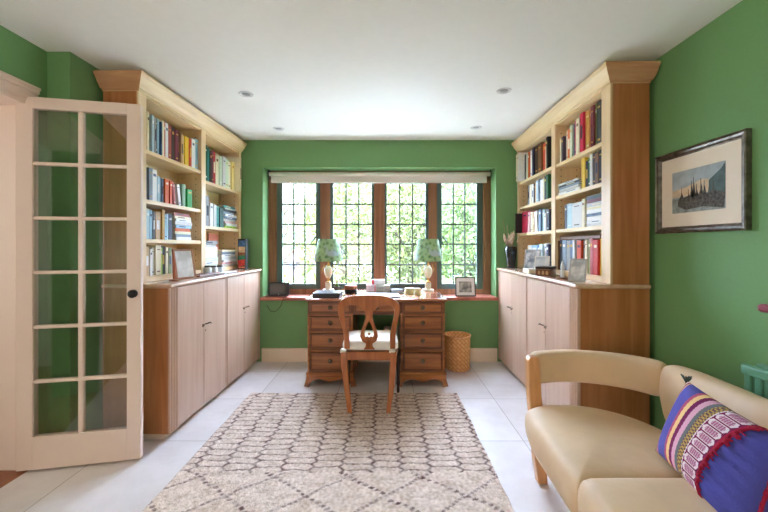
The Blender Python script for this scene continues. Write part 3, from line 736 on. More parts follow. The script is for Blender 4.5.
# ------------------------------------------------------------------ sofa
sf = empty('curved_sofa', (1.1, 1.1, 0), label='cream leather sofa with curved back and beech frame along the right wall', cat='sofa')
SL = Vector((1.1, 1.1, 0))
def catmull(P, n):
    out = []
    for i in range(len(P)-1):
        p0, p1, p2, p3 = P[max(i-1, 0)], P[i], P[i+1], P[min(i+2, len(P)-1)]
        for k in range(n):
            t = k/n; out.append(.5*((2*p1)+(-p0+p2)*t+(2*p0-5*p1+4*p2-p3)*t*t+(-p0+3*p1-3*p2+p3)*t**3))
    out.append(P[-1]); return out
cl = catmull([Vector(p) for p in ((.795, 1.975, 0), (.92, 2.0, 0), (1.05, 1.99, 0), (1.2, 1.925, 0), (1.315, 1.815, 0), (1.365, 1.65, 0), (1.36, 1.45, 0), (1.345, 1.25, 0), (1.335, 1.0, 0), (1.335, .75, 0), (1.345, .5, 0), (1.345, .3, 0), (1.30, .12, 0), (1.18, .0, 0), (1.02, -.05, 0), (.9, -.05, 0), (.8, -.03, 0))], 8)
def band(i0, i1, name, zt_fn, zb_fn, th=.052, puff=True, lean=.05):
    rs = []; ids = list(range(i0, i1+1)); N = len(ids)
    for n, i in enumerate(ids):
        p = cl[i]; d = (cl[min(i+1, len(cl)-1)]-cl[max(i-1, 0)]).normalized(); nr = Vector((d.y, -d.x, 0))
        if nr.dot(Vector((.9, 1.0, 0))-p) < 0: nr = -nr
        t = n/(N-1); e = min(t, 1-t)*(N-1)
        sh = 1 if e >= 1.5 else (.80+.2*math.sqrt(min(1, e/1.5)))
        zt_, zb_ = zt_fn(t), zb_fn(t)
        zc, hh = (zt_+zb_)/2, (zt_-zb_)/2
        r = []
        K = 20
        for k in range(K):
            a = 2*PI*k/K
            ca, sa = math.cos(a), math.sin(a)
            ex = .45
            yy = math.copysign(abs(sa)**ex, sa)*hh*(1-(1-sh)*.35)
            xx = math.copysign(abs(ca)**.7, ca)*th*sh
            r.append(p-SL+nr*(xx-lean*(yy/max(.15, hh*1.0))*(hh/.16)*.25)+Vector((0, 0, zc+yy)))
        rs.append(r)
    # rounded ends
    def cap(r, out):
        c = sum(r, Vector())/len(r)
        return [[c+(v-c)*.86+out*.012 for v in r], [c+(v-c)*.5+out*.018 for v in r]]
    d0 = (cl[i0]-cl[i0+1]).normalized(); d1 = (cl[i1]-cl[i1-1]).normalized()
    a = cap(rs[0], d0); b = cap(rs[-1], d1)
    rs = [a[1], a[0]]+rs+b
    return MB().rings(rs).build(name, M['leather'], sf, sub=1)
band(1, 35, 'arm_cushion', lambda t: .668+.018*t, lambda t: .500+.012*t, .05, lean=0)
full = lambda t: .40
def zb_first(t): return .40+.09*max(0, 1-t/.10)**2
band(36, 62, 'back_cushion', lambda t: .686+.012*t, zb_first, .055, lean=.09)
band(63, 87, 'back_cushion', lambda t: .698, full, .055, lean=.09)
band(88, 127, 'arm_cushion', lambda t: .69-.02*t, lambda t: .515-.01*t, .05, lean=0)
def cushion(poly, z0, z1, name='seat_cushion', crown=.02):
    P = catmull([Vector((a, b, 0)) for a, b in poly]+[Vector((*poly[0], 0))], 3)[:-1]
    c = sum(P, Vector())/len(P); h = z1-z0; rs = []
    for k, z in ((.5, z0), (.86, z0), (.965, z0+h*.12), (1.0, z0+h*.45), (.998, z0+h*.72), (.96, z0+h*.92), (.88, z1), (.6, z1+crown*.7), (.3, z1+crown), (.05, z1+crown)):
        rs.append([c+(p-c)*k-SL+Vector((0, 0, z)) for p in P])
    return MB().rings(rs).build(name, M['leather'], sf, sub=1)
cushion([(.70, 1.84), (.672, 1.7), (.662, 1.5), (.655, 1.34), (.66, 1.268), (.70, 1.258), (1.0, 1.255), (1.22, 1.255), (1.27, 1.32), (1.27, 1.5), (1.245, 1.65), (1.17, 1.78), (1.06, 1.865), (.93, 1.90), (.79, 1.89)], .262, .436, crown=.02)
cushion([(.652, 1.24), (.628, 1.17), (.62, 1.0), (.622, .85), (.64, .70), (.70, .662), (.9, .66), (1.1, .66), (1.25, .67), (1.28, .75), (1.285, .95), (1.28, 1.2), (1.2, 1.246), (1.0, 1.248), (.70, 1.248)], .262, .476, crown=.016)
cushion([(.66, .62), (.665, .45), (.69, .25), (.72, .1), (.80, .05), (.95, .05), (1.1, .1), (1.22, .2), (1.265, .35), (1.27, .55), (1.2, .648), (1.0, .648), (.8, .648)], .262, .436, crown=.02)
# beech frame: end uprights/legs and the seat base
def post(pts, hw, hd, name):
    rs = []
    for p, a in zip(pts, hw):
        p = Vector(p)-SL
        rs.append([p+Vector((sx_*a, sy_*hd, 0)) for sx_, sy_ in ((-1, -1), (1, -1), (1, 1), (-1, 1))])
    o = MB().rings(rs, smooth=False).build(name, M['beech'], sf)
    md = o.modifiers.new('b', 'BEVEL'); md.width = .006; md.segments = 2
post([(.822, 1.922, 0), (.812, 1.924, .12), (.802, 1.926, .27), (.786, 1.93, .45), (.778, 1.934, .645), (.782, 1.934, .662)], [.024, .031, .034, .033, .029, .022], .026, 'leg')
post([(.84, .0, 0), (.83, .0, .12), (.80, .0, .27), (.786, -.0, .45), (.78, -.0, .645), (.782, 0, .66)], [.024, .03, .034, .033, .028, .022], .026, 'leg')
for yy in (1.6, .3): post([(1.38, yy, 0), (1.37, yy, .3), (1.44, yy, .62)], [.02, .03, .02], .026, 'leg')
m = MB(); m.box(.76-1.1, 1.3-1.1, .1-1.1, 1.80-1.1, .2, .262, bev=.01); m.build('seat_base', M['beech'], sf)

# ------------------------------------------------------------------ striped cushion
def make_cushion():
    B = Vector((1.030, 1.388, .466)); A = Vector((1.214, 1.462, .705)); ev = A-B; eu = Vector((-.10, -.47, .0)); nrm = eu.cross(ev).normalized()
    if nrm.x > 0: nrm = -nrm
    nu, nv = 180, 120
    bm = bmesh.new(); cl_ = bm.loops.layers.float_color.new('Col')
    stripes = [(0, (130, 46, 90)), (.014, (232, 200, 170)), (.024, (130, 44, 90)), (.036, (224, 160, 130)), (.05, (92, 90, 168)), (.165, (186, 84, 112)), (.188, (240, 200, 140)), (.222, (122, 32, 84)), (.254, (226, 170, 192)), (.29, (112, 114, 118)), (.318, 'dot'), (.362, 'ladder'), (.492, (178, 34, 70)), (.52, (82, 82, 164)), (.79, (178, 34, 70)), (.81, 'ladder')]
    def colr(u, v):
        w = u*(1-.27*v)*.86
        c = stripes[0][1]; w0 = 0
        for s_, cc in stripes:
            if w >= s_: c, w0 = cc, s_
        if c == 'dot': 
            return lin((196, 160, 90)) if (math.sin(v*150) > 0) ^ (abs(w-w0-.02) > .012) else lin((110, 84, 80))
        if c == 'ladder':
            q_ = (v*10) % 1; t = (w-w0)/.13
            if t < .05: return lin((240, 226, 230))
            d = max(abs(q_-.5)/.44, (abs(t-.52)+.22*abs(q_-.5))/.46)
            if .72 < d < 1: return lin((238, 222, 228))
            if d <= .72: return lin((176, 104, 140)) if (t*9 % 1) > .4 else lin((214, 172, 190))
            return lin((128, 34, 84))
        return lin(c)
    def P(u, v, sgn):
        e = max(0, (1-abs(2*u-1)**2.6))*max(0, (1-abs(2*v-1)**2.6))
        th = .062*e**.55
        pinch = .03
        uu = .5+(u-.5)*(1-pinch*4*v*(1-v)*2*abs(u-.5)); vv = .5+(v-.5)*(1-pinch*4*u*(1-u)*2*abs(v-.5)*1.6)
        p = B+eu*uu+ev*vv+nrm*th*sgn
        wr = u*(1-.27*v)*.86
        if wr > .53: p += nrm*sgn*.004*math.sin(v*55)*e
        return p
    for sgn in (1, -1):
        V = [[bm.verts.new(P(i/nu, j/nv, sgn)) for i in range(nu+1)] for j in range(nv+1)]
        for j in range(nv):
            for i in range(nu):
                vs = (V[j][i], V[j][i+1], V[j+1][i+1], V[j+1][i])
                f = bm.faces.new(vs); f.smooth = True
                c = colr((i+.5)/nu, (j+.5)/nv)
                for l in f.loops: l[cl_] = (*c, 1)
    bmesh.ops.remove_doubles(bm, verts=bm.verts[:], dist=.0004)
    bmesh.ops.recalc_face_normals(bm, faces=bm.faces[:])
    me = bpy.data.meshes.new('cushion'); bm.to_mesh(me); bm.free(); me.materials.append(M['pillow'])
    o = bpy.data.objects.new('cushion', me); C.objects.link(o)
    tag(o, 'blue, crimson and gold striped woven cushion with red fringe on the sofa', 'cushion')
    fr = MB(); rr = random.Random(5)
    for base_w in (.515, .80):
        pts = []
        for k in range(61):
            v = k/60; w_ = base_w+rr.uniform(-.006, .006); u = min(.995, w_/(1-.27*v)/.86)
            pts.append(P(u, v, 1)+nrm*.004)
        fr.tube(pts, .0045, 7)
        for k in range(46):
            v = rr.random(); u = min(.99, base_w/(1-.27*v)/.86); p = P(u, v, 1)+nrm*.004
            q_ = P(min(1, u+rr.uniform(.02, .06)), max(0, min(1, v+rr.uniform(-.04, .02))), 1)+nrm*.008
            fr.tube([p, (p+q_)/2+nrm*.006, q_], .0022, 5)
    fr.build('fringe', M['fringe'], o)
    t = MB()
    for k in range(9):
        q_ = A+Vector((rr.uniform(-.016, .016), rr.uniform(-.012, .018), rr.uniform(.012, .026)))
        t.tube([A-ev*.03, q_], .003, 5)
    t.build('corner_tassel', M['casement'], o)
make_cushion()

# ------------------------------------------------------------------ radiator, picture, socket
ra = empty('radiator', (1.56, 1.1, 0), label='green painted column radiator on the right wall behind the sofa', cat='radiator')
def col_panel(x0, x1, name):
    m = MB(); y0, y1 = -.72, .47
    m.box(x0, x1, y0, y1, .70, .742, bev=.008).box(x0, x1, y0, y1, .12, .16, bev=.008)
    k = 0; y = y1-.012
    while y > y0+.03:
        m.box(x0+.004, x1-.004, y-.03, y, .15, .71, bev=.006); y -= .046
    m.box((x0+x1)/2-.004, (x0+x1)/2+.004, y0+.01, y1-.01, .15, .71)
    m.build(name, M['rad'], ra)
col_panel(-.03, .0, 'front_panel'); col_panel(.035, .065, 'rear_panel')
m = MB(); 
for y in (-.65, .42): m.box(-.0, .088, y, y+.03, .3, .34).box(-.0, .088, y, y+.03, .6, .64)
m.build('wall_bracket', M['rad'], ra)
m = MB()
for y in (-.69, .455): m.tube([(.015, y, 0), (.015, y, .14)], .009, 10)
m.build('pipe', M['rad'], ra)

pc = empty('framed_picture', (XR, 1.913, 1.32), label='harbour picture in cream mount and dark silvered frame on the green wall', cat='picture')
py0, py1, pz0, pz1 = -.277, .277, 0, .459
fm = plain('tarnished_silver_frame', (122, 116, 108), .3, .5, .75, var=.5, scale=22)
m = MB(); t = .036
prof = [(0, 0), (0, .026), (.006, .030), (.012, .024), (.022, .022), (.03, .014), (t, .012), (t, 0)]
def frame_loop(o, h): return [Vector((-h-.001, py0+o, pz0+o)), Vector((-h-.001, py1-o, pz0+o)), Vector((-h-.001, py1-o, pz1-o)), Vector((-h-.001, py0+o, pz1-o))]
m.rings([frame_loop(o_, h_) for o_, h_ in prof], cap=False, smooth=False)
m.build('frame', fm, pc)
bx('mount', plain('cream_mount', (236, 224, 206), .8, .1, var=.01), (-.012, -.002, py0+.02, py1-.02, pz0+.02, pz1-.02), pc)
paint = [plain('paint_sky', (168, 178, 184), .7, .1, var=.22, scale=12), plain('paint_warm', (214, 194, 164), .7, .1, var=.2, scale=18), plain('paint_dark', (98, 96, 92), .7, .1, var=.45, scale=70), plain('paint_water', (150, 158, 154), .7, .1, var=.3, scale=40), plain('paint_shed', (94, 112, 112), .7, .1, var=.2, scale=30)]
iy0, iy1, iz0, iz1 = -.163, .163, .11, .341
def ip(u, v, k=0): return Vector((-.0125-.0002*k, iy1+(iy0-iy1)*u, iz0+(iz1-iz0)*v))   # u to the right in the picture
m = MB()
m.mi = 0; m.quad(ip(0, 0), ip(1, 0), ip(1, 1), ip(0, 1))
m.mi = 1; m.poly([ip(0, .38, 1), ip(1, .42, 1), ip(1, .62, 1), ip(.6, .72, 1), ip(.3, .6, 1), ip(0, .55, 1)])
m.mi = 3; m.quad(ip(0, 0, 2), ip(1, 0, 2), ip(1, .4, 2), ip(0, .36, 2))
m.mi = 4; m.poly([ip(.72, .3, 3), ip(1, .3, 3), ip(1, .98, 3), ip(.93, .86, 3), ip(.72, .66, 3)])
m.mi = 2
m.poly([ip(.12, .16, 4), ip(.3, .06, 4), ip(.62, .1, 4), ip(.98, .02, 4), ip(1, .34, 4), ip(.82, .42, 4), ip(.6, .36, 4), ip(.45, .42, 4), ip(.2, .34, 4), ip(.14, .34, 4)])
for u, h_, w_ in ((.2, .6, .008), (.34, .55, .01), (.4, .72, .012), (.44, .8, .01), (.5, .62, .012), (.58, .74, .012), (.64, .68, .01), (.72, .5, .01), (.8, .6, .012)):
    m.quad(ip(u-w_, .3, 5), ip(u+w_, .3, 5), ip(u+w_*.5, h_, 5), ip(u-w_*.5, h_, 5))
    m.poly([ip(u-.04, .34, 5), ip(u+.05, .32, 5), ip(u+.012, h_-.12, 5)])
m.build('painting', paint, pc, recalc=False)
for o_ in pc.children:
    pass
so = MB().box(-.073, .073, -.012, 0, -.043, .043, bev=.004).build('wall_socket', M['socket'], loc=(.05, YB, .34))
tag(so, 'white double wall socket above the skirting, seen under the desk', 'socket')
for xx in (-.04, .03): bx('plug', M['socket'], (xx-.02, xx+.024, -.036, -.012, -.03, .016), so, bev=.006)

# ------------------------------------------------------------------ downlights
for (px, py), where in (((246, 94), 'nearer pair of ceiling spotlights, on the left bookcase side'), ((504, 90.5), 'nearer pair of ceiling spotlights, on the right bookcase side'), ((278.5, 128.5), 'window-side pair of ceiling spotlights, on the left'), ((476, 127.5), 'window-side pair of ceiling spotlights, on the right')):
    s = (VY-py)/(ZC-H); y = F/s; x = (px-VX)/s
    lab = ('round nickel ceiling spotlight near the ' + ('left' if px < VX else 'right') + (' bookcase cornice, close to the window wall' if py > 110 else ' bookcase, farther from the window wall'))
    d = MB().lathe([(.028, 0), (.042, -.002), (.046, -.006), (.05, -.005), (.053, 0)], n=28, caps=False).build('ceiling_spotlight', M['spotring'], loc=(x, y, ZC-.0005))
    tag(d, lab, 'spotlight', 'recessed ceiling spotlights')
    MB().lathe([(0, -.003), (.02, -.004), (.03, -.0015)], n=24, caps=False).build('lens', M['lampin'], d)

# ------------------------------------------------------------------ waste basket
wb = MB().lathe([(.0, .004), (.12, .0), (.127, .006), (.131, .17), (.134, .335), (.136, .342), (.131, .345), (.127, .335), (.124, .02), (0, .012)], n=48).build('waste_basket', M['basket'], loc=((457-VX)*3.70/F, 3.70, 0))
tag(wb, 'round woven palm waste basket on the floor right of the desk', 'basket')
rim = [(.1345*math.cos(a), .1345*math.sin(a), .342) for a in [2*PI*i/48 for i in range(49)]]
MB().tube(rim, .006, 8, caps=False).build('rim', M['beech'], wb)

# ------------------------------------------------------------------ desk top things
def on(px, y, z=dz): return ((px-VX)*y/F, y, z+.0006)
def lamp(px, y, label):
    l = empty('table_lamp', on(px, y), label=label, cat='lamp', group='pair of leaf-print table lamps on the desk')
    m = MB().lathe([(.0, .006), (.058, .006), (.058, 0), (.06, .004), (.058, .014), (.036, .016), (.034, .02), (0, .02)][2:], n=24)
    m.build('foot', M['ivory'], l)
    bx('plinth', M['ivory'], (-.029, .029, -.029, .029, .02, .078), l, bev=.003)
    MB().lathe([(.026, .078), (.028, .084), (.014, .09), (.009, .1), (.011, .112), (.02, .122)], n=20).build('stem', M['gold'], l)
    MB().lathe([(.016, .118), (.028, .135), (.041, .165), (.045, .19), (.042, .21), (.03, .225), (.022, .232), (.026, .24)], n=26).build('urn', M['ivory'], l)
    MB().lathe([(.02, .238), (.012, .25), (.007, .262), (.007, .32)], n=16).build('neck', M['gold'], l)
    for sg in (-1, 1):
        MB().tube([(sg*.036, 0, .17), (sg*.056, 0, .185), (sg*.062, 0, .21), (sg*.05, 0, .228), (sg*.04, 0, .236), (sg*.046, 0, .248), (sg*.054, 0, .244)], .0038, 8).build('urn_handle', M['gold'], l)
    MB().lathe([(.150, .285), (.1505, .287), (.106, .496), (.104, .496), (.148, .286)], n=40, caps=False).build('lamp_shade', M['shade'], l)
    m = MB().tube([(-.105, 0, .48), (.105, 0, .48)], .002, 6).tube([(0, -.105, .48), (0, .105, .48)], .002, 6).tube([(0, 0, .30), (0, 0, .482)], .004, 8)
    m.build('shade_carrier', M['gold'], l)
    l.scale.z = 1.085
    MB().lathe([(.008, .325), (.014, .335), (.028, .37), (.026, .395), (.012, .412), (0, .414)], n=16).build('bulb', M['socket'], l)
lamp(328.4, 3.80, 'urn table lamp with leaf-print shade on the desk, behind the dark box file')
lamp(428.0, 3.80, 'urn table lamp with leaf-print shade on the desk, beside two small jars')
x, y, z = on(328, 3.41)
lp = MB().box(-.125, .125, -.11, .11, 0, .032, bev=.004).build('box_file', M['navybox'], loc=(x, y, z), rot=(0, 0, .0)); tag(lp, 'flat dark navy box file on the front left of the desk', 'box file')
bx('lid', plain('box_lid_grey', (92, 104, 112), .3), (-.127, .127, -.112, .112, .0322, .037), lp, bev=.002)
x, y, z = on(378, 3.44)
bl_ = MB().box(-.20, .20, -.15, .15, 0, .004, bev=.001).build('desk_blotter', plain('white_blotter', (226, 226, 226), .5), loc=(x, y, z)); tag(bl_, 'white blotter pad lying in the middle of the desk', 'blotter')
bx('edge_strip', M['navybox'], (-.2, .2, -.156, -.15, 0, .009), bl_)
x, y, z = on(350.8, 3.64)
rbx = MB().lathe([(0, 0), (.060, 0), (.062, .004), (.062, .034)], n=32).build('round_box', M['black'], loc=(x, y, z)); tag(rbx, 'round black-based wooden box on the desk, beside the cactus pot', 'box')
MB().lathe([(0, .034), (.063, .0345), (.064, .038), (.064, .068), (.06, .073), (0, .074)], n=32).build('lid', M['terracotta'], rbx)
x, y, z = on(337, 3.74)
pl = MB().lathe([(0, 0), (.026, 0), (.032, .045), (.034, .052), (.029, .052), (.027, .042), (0, .042)], n=20).build('cactus_pot', plain('grey_pot', (104, 112, 104), .6), loc=(x, y, z)); tag(pl, 'small grey pot with a red-tipped cactus on the desk', 'plant')
m = MB().lathe([(0, .043), (.016, .046), (.02, .06), (.016, .078), (.006, .086), (0, .087)], n=14); m.build('cactus', plain('cactus_green', (96, 130, 70), .7, var=.3, scale=200), pl)
MB().lathe([(0, .085), (.008, .09), (.007, .105), (0, .11)], n=10).build('flower', plain('flower_red', (206, 90, 50), .7), pl)
def carton(name, px, y, w_, d_, h_, mats, label, zz=dz, cat='box'):
    x, y, z = on(px, y, zz)
    m = MB().box(-w_/2, w_/2, -d_/2, d_/2, 0, h_, bev=.003); o = m.build(name, mats[0], loc=(x, y, z)); tag(o, label, cat)
    return o
pinkw = plain('pink_white_card', (232, 210, 212), .5); redc = plain('red_card', (212, 70, 80), .5)
c = carton('card_box', 371.2, 3.72, .098, .08, .072, [pinkw], 'pale pink carton on the desk, left one under the white slab box')
bx('red_stripe', redc, (.036, .046, -.0412, -.0402, .002, .07), c)
c = carton('card_box', 383.2, 3.72, .142, .08, .07, [plain('floral_card', (178, 176, 158), .6, var=.25, scale=60)], 'grey-green floral carton on the desk, right one under the slab box')
c = carton('card_box', 378.3, 3.72, .135, .07, .05, [M['socket']], 'white and red box lying on top of two cartons on the desk', dz+.0735)
bx('red_end', redc, (-.0685, -.04, -.0362, -.0352, .002, .048), c)
x, y, z = on(397, 3.6)
gc = MB().tube([(-.066, 0, .022), (-.055, 0, .022), (.055, 0, .022), (.066, 0, .022)], [.014, .021, .021, .014], 16).build('spectacle_case', plain('pale_case', (206, 212, 224), .4), loc=(x, y, z)); tag(gc, 'pale spectacle case with dark ends lying on the desk', 'case')
for sg in (-1, 1): MB().tube([(sg*.056, 0, .022), (sg*.068, 0, .022)], [.0215, .015], 16).build('end_cap', M['navybox'], gc)
for px, yy, r_, h_, lab in ((409.5, 3.56, .044, .055, 'wider pale yellow candle jar on the desk, left of its pair'), (417.6, 3.5, .030, .06, 'narrower pale yellow candle jar on the desk, right of its pair')):
    x, y, z = on(px, yy)
    j = MB().lathe([(0, 0), (r_*.9, 0), (r_, .006), (r_, h_*.7)], n=24).build('candle_jar', plain('candle_wax', (222, 214, 160), .4), loc=(x, y, z)); tag(j, lab, 'jar', 'candle jars on the desk')
    MB().lathe([(r_*.98, h_*.7), (r_*1.02, h_*.72), (r_*1.02, h_*.95), (r_*.95, h_), (0, h_)], n=24).build('lid', plain('jar_lid', (206, 196, 146), .4), j)

# ------------------------------------------------------------------ sill things
zs_ = .6975
x, y, z = on(279, 3.965, zs_)
cr = MB().box(-.108, .108, -.02, .02, 0, .148, bev=.006).build('digital_radio', M['black'], loc=(x, y, z), rot=(-.1, 0, .06)); cr.location.z += .002
tag(cr, 'black digital radio with a grey screen on the left of the window sill', 'radio')
bx('screen', M['darkglass'], (-.085, .07, -.022, -.0195, .03, .122), cr)
MB().tube([(.0, -.0225, .016), (0, -.019, .016)], .006, 10).build('button', M['chrome'], cr)
pts = [pt(291, 293.2, 3.95), pt(287, 296.2, 3.90), pt(283.5, 298.4, 3.868), pt(282.4, 301.5, 3.868), pt(280, 307, 3.875), pt(275, 311.5, 3.89), pt(270, 310.5, 3.9), pt(267, 305, 3.9)]
co_ = MB().tube(catmull(pts, 6), .0028, 7).build('power_cable', M['darkw'])
tag(co_, 'thin black cable looping down from the radio below the window sill', 'cable')
def photo_frame(px, y, z, w_, h_, lean, rz, frame_m, pic_m, label, bw=.012, mount=None, th=.012, group=None, inset=.0):
    x = (px-VX)*y/F
    e = empty('photo_frame', (x, y, z), label=label, cat='picture frame'); e.rotation_euler = (lean, 0, rz)
    m = MB(); m.box(-w_/2, w_/2, 0, th, 0, bw).box(-w_/2, w_/2, 0, th, h_-bw, h_).box(-w_/2, -w_/2+bw, 0, th, bw, h_-bw).box(w_/2-bw, w_/2, 0, th, bw, h_-bw)
    m.build('frame', frame_m, e)
    bx('mount', mount or M['paper'], (-w_/2+bw, w_/2-bw, .004, th, bw, h_-bw), e)
    iw, ih = w_-2*bw, h_-2*bw; k = inset
    bx('photograph', pic_m, (-iw/2+iw*k, iw/2-iw*k, .0032, .0042, bw+ih*k*1.1, h_-bw-ih*k*1.3), e)
    return e
def snap(name, a, b, scale=25):
    m, nt, bb = new_mat(name)
    tc = nt.nodes.new('ShaderNodeTexCoord'); n = nt.nodes.new('ShaderNodeTexNoise'); n.inputs['Scale'].default_value = scale; n.inputs['Detail'].default_value = 4
    r = nt.nodes.new('ShaderNodeValToRGB'); r.color_ramp.elements[0].position = .4; r.color_ramp.elements[1].position = .6
    r.color_ramp.elements[0].color = (*lin(a), 1); r.color_ramp.elements[1].color = (*lin(b), 1)
    nt.links.new(tc.outputs['Object'], n.inputs['Vector']); nt.links.new(n.outputs['Fac'], r.inputs['Fac']); nt.links.new(r.outputs['Color'], bb.inputs['Base Color'])
    bb.inputs['Roughness'].default_value = .25; return m
photo_frame(465.8, 3.93, zs_+.001, .22, .212, -.16, 0, M['blackframe'], snap('sill_print', (120, 124, 130), (196, 194, 190), 16), 'black framed grey print leaning on the right of the window sill', .011, plain('white_mount', (238, 238, 240), .6), inset=.16)

# ------------------------------------------------------------------ left worktop things
ZL = SIDES['left']['zt']+.001; ZRt = SIDES['right']['zt']+.001
def Lp(px, v, z=ZL, sd='left'):
    q = SIDES[sd]; x = q['o'][0]+q['sx']*v
    for _ in range(4):
        D = F*x/(px-VX); x = q['fn'](D-q['o'][1], v, 0).x
    return Vector((x, D, z))
p = Lp(174, .105)
ob = MB().lathe([(0, 0), (.030, 0), (.032, .004), (.028, .008), (.006, .012), (0, .012)], n=24).build('carved_figure', plain('orange_wood', (150, 88, 50), .4), loc=p); tag(ob, 'slender orange wooden figure on a round base, on the left worktop', 'figurine')
MB().tube([(0, 0, .01), (.0, 0, .04), (.002, 0, .09), (-.002, 0, .15), (-.006, 0, .2), (-.008, 0, .225)], [.007, .009, .011, .009, .005, .002], 10).build('figure', plain('orange_carving', (186, 104, 62), .5), ob)
p = Lp(187, .10)
pfw = wood('photo_frame_wood', (150, 100, 66), (178, 128, 88), 'z')
e = photo_frame(187, p.y, 1.044, .165, .225, -.17, 0, pfw, snap('pale_print', (206, 204, 198), (238, 238, 236), 9), 'wood framed pale print standing on the left worktop before the bottom books', .014)
e.location = p; e.rotation_euler = Matrix.Rotation(TH+math.radians(68), 3, 'Z').to_euler(); e.rotation_euler.x = -.2
p = Lp(206.5, .10)
tr = MB().box(-.035, .035, -.17, .17, .004, .014, bev=.004).build('wooden_tray', M['deskd'], loc=p, rot=(0, 0, TH)); tag(tr, 'small dark wooden tray on the left worktop, in front of stacked books', 'tray')
m = MB()
for xx in (-.032, .026): m.box(xx, xx+.006, -.165, .165, .012, .022)
for yy in (-.15, .14): m.box(-.03, .03, yy, yy+.01, 0, .005)
m.build('tray_edge', M['deskd'], tr)
clear = plain('milky_glass', (214, 220, 222), .12, .6, var=.05)
for px, vv, r_, h_, zz, lab in ((207.5, .105, .030, .066, ZL+.015, 'white glass jar with dark lid standing on the wooden tray'), (213.5, .15, .032, .07, ZL, 'white glass jar with dark lid on the left worktop, just behind the tray'), (219.8, .13, .030, .07, ZL, 'white glass jar farthest from the door, beyond the wooden tray')):
    p = Lp(px, vv, zz)
    j = MB().lathe([(0, 0), (r_, 0), (r_*1.05, .006), (r_*1.05, h_*.7), (r_*.7, h_*.8)], n=20).build('glass_jar', clear, loc=p); tag(j, lab, 'jar', 'glass jars on the left worktop')
    MB().lathe([(r_*.75, h_*.8), (r_*.78, h_*.82), (r_*.74, h_), (0, h_)], n=20).build('lid', M['b_charcoal'], j)
p = Lp(225.5, .10)
pa = MB().box(-.05, .05, -.12, .12, 0, .008, bev=.002).build('notebook', M['b_white'], loc=p, rot=(0, 0, TH)); tag(pa, 'white notebook lying on the left worktop beyond the jars', 'notebook')
# salmon card leaning in the far bay
p = Lp(213.5, .365)
cd = MB().box(-.003, .003, -.10, .10, 0, .32).build('salmon_folder', M['b_salmon'], loc=p+Vector((0, 0, .041)), rot=(0, 0, TH)); tag(cd, 'salmon pink folder standing upright behind white stacked books', 'folder')
p = Lp(243.2, .135)
tb = MB().box(-.045, .042, -.03, .03, 0, .315, bev=.003).build('tall_game_box', M['black'], loc=p, rot=(0, 0, TH-.1)); tag(tb, 'tall narrow black box with colourful front at the window end, left worktop', 'box')
# colourful front faces the camera (-y)
m = MB(); cols = [(70, 110, 160), (220, 190, 150), (150, 90, 50), (60, 130, 90), (210, 60, 50), (226, 120, 90)]
mats = [plain('box_art_%s' % n, c_, .4, var=.35, scale=45) for n, c_ in zip(('blue', 'sand', 'rust', 'emerald', 'scarlet', 'coral'), cols)]
hs = [(.235, .30), (.175, .235), (.14, .175), (.095, .14), (.03, .095), (.012, .03)]
for k, (a, b) in enumerate(hs):
    m.mi = k; sk = .012 if k in (3, 4) else 0
    m.poly([(-.036, -.0306, a), (.036, -.0306, a+sk), (.036, -.0306, b+sk*.8), (-.036, -.0306, b)])
m.build('box_art', mats, tb, recalc=False)
# a brown bowl-like tray at the door side is the same tray seen above; right worktop things follow
# ------------------------------------------------------------------ right worktop things
p = Lp(511, .105, ZRt, 'right')
va = MB().lathe([(0, 0), (.034, 0), (.037, .006), (.05, .09), (.060, .165), (.062, .225), (.057, .225), (.052, .17), (.04, .06), (0, .05)], n=32).build('vase', plain('black_glaze', (30, 32, 38), .12, .6), loc=p); tag(va, 'tall black vase of dried flowers at the window end, right worktop', 'vase')
rr = random.Random(9)
st = MB(); hd = MB()
for k in range(26):
    a = rr.uniform(0, 2*PI); t_ = rr.uniform(.02, .07); h_ = rr.uniform(.27, .36)
    tip = Vector((math.cos(a)*t_, math.sin(a)*t_, h_)); st.tube([(math.cos(a)*.02, math.sin(a)*.02, .15), tip*.9, tip], .0022, 5)
    hd.tube([tip-Vector((0, 0, .03)), tip, tip+Vector((math.cos(a)*.012, math.sin(a)*.012, .04))], [.004, .013, .002], 7)
tip = Vector((-.09, -.02, .50)); st.tube([(-.02, 0, .18), (-.06, -.01, .36), tip], .003, 5)
st.tube([(-.02, 0, .18), (-.04, -.02, .36), (-.05, -.03, .45)], .003, 5)
st.build('stems', plain('dry_stem', (150, 130, 96), .8), va); hd.build('dried_flowers', plain('dry_flower', (206, 184, 160), .9, var=.25, scale=60), va)
p = Lp(504.8, .09, ZRt, 'right')
vg = MB().lathe([(0, 0), (.018, 0), (.02, .004), (.024, .12), (.028, .215), (.025, .215), (.021, .1), (0, .01)], n=20).build('slim_vase', M['b_pale grey'], loc=p+Vector((0, .03, 0))); tag(vg, 'slim pale grey vase standing beside the black vase, right worktop', 'vase')
def rframe(px, v, z, w_, h_, lean, rz, fm_, pm_, lab, bw=.01):
    p = Lp(px, v, z, 'right'); e = photo_frame(0, 1, 0, w_, h_, 0, 0, fm_, pm_, lab, bw); e.location = p; e.rotation_euler = Matrix.Rotation(rz, 3, 'Z').to_euler(); e.rotation_euler.x = -lean
silver = plain('silver_frame', (206, 208, 214), .25, .5, .3)
rframe(531, .13, ZRt, .15, .205, .2, math.radians(-48), silver, snap('grey_photo', (130, 140, 156), (222, 226, 232), 14), 'silver framed pale photograph beside the vase on the right worktop', .012)
rframe(541, .12, ZRt, .12, .15, .18, math.radians(-42), M['b_white'], snap('white_photo', (190, 200, 214), (236, 240, 244), 10), 'small white framed photograph behind the carved chest, right worktop', .008)
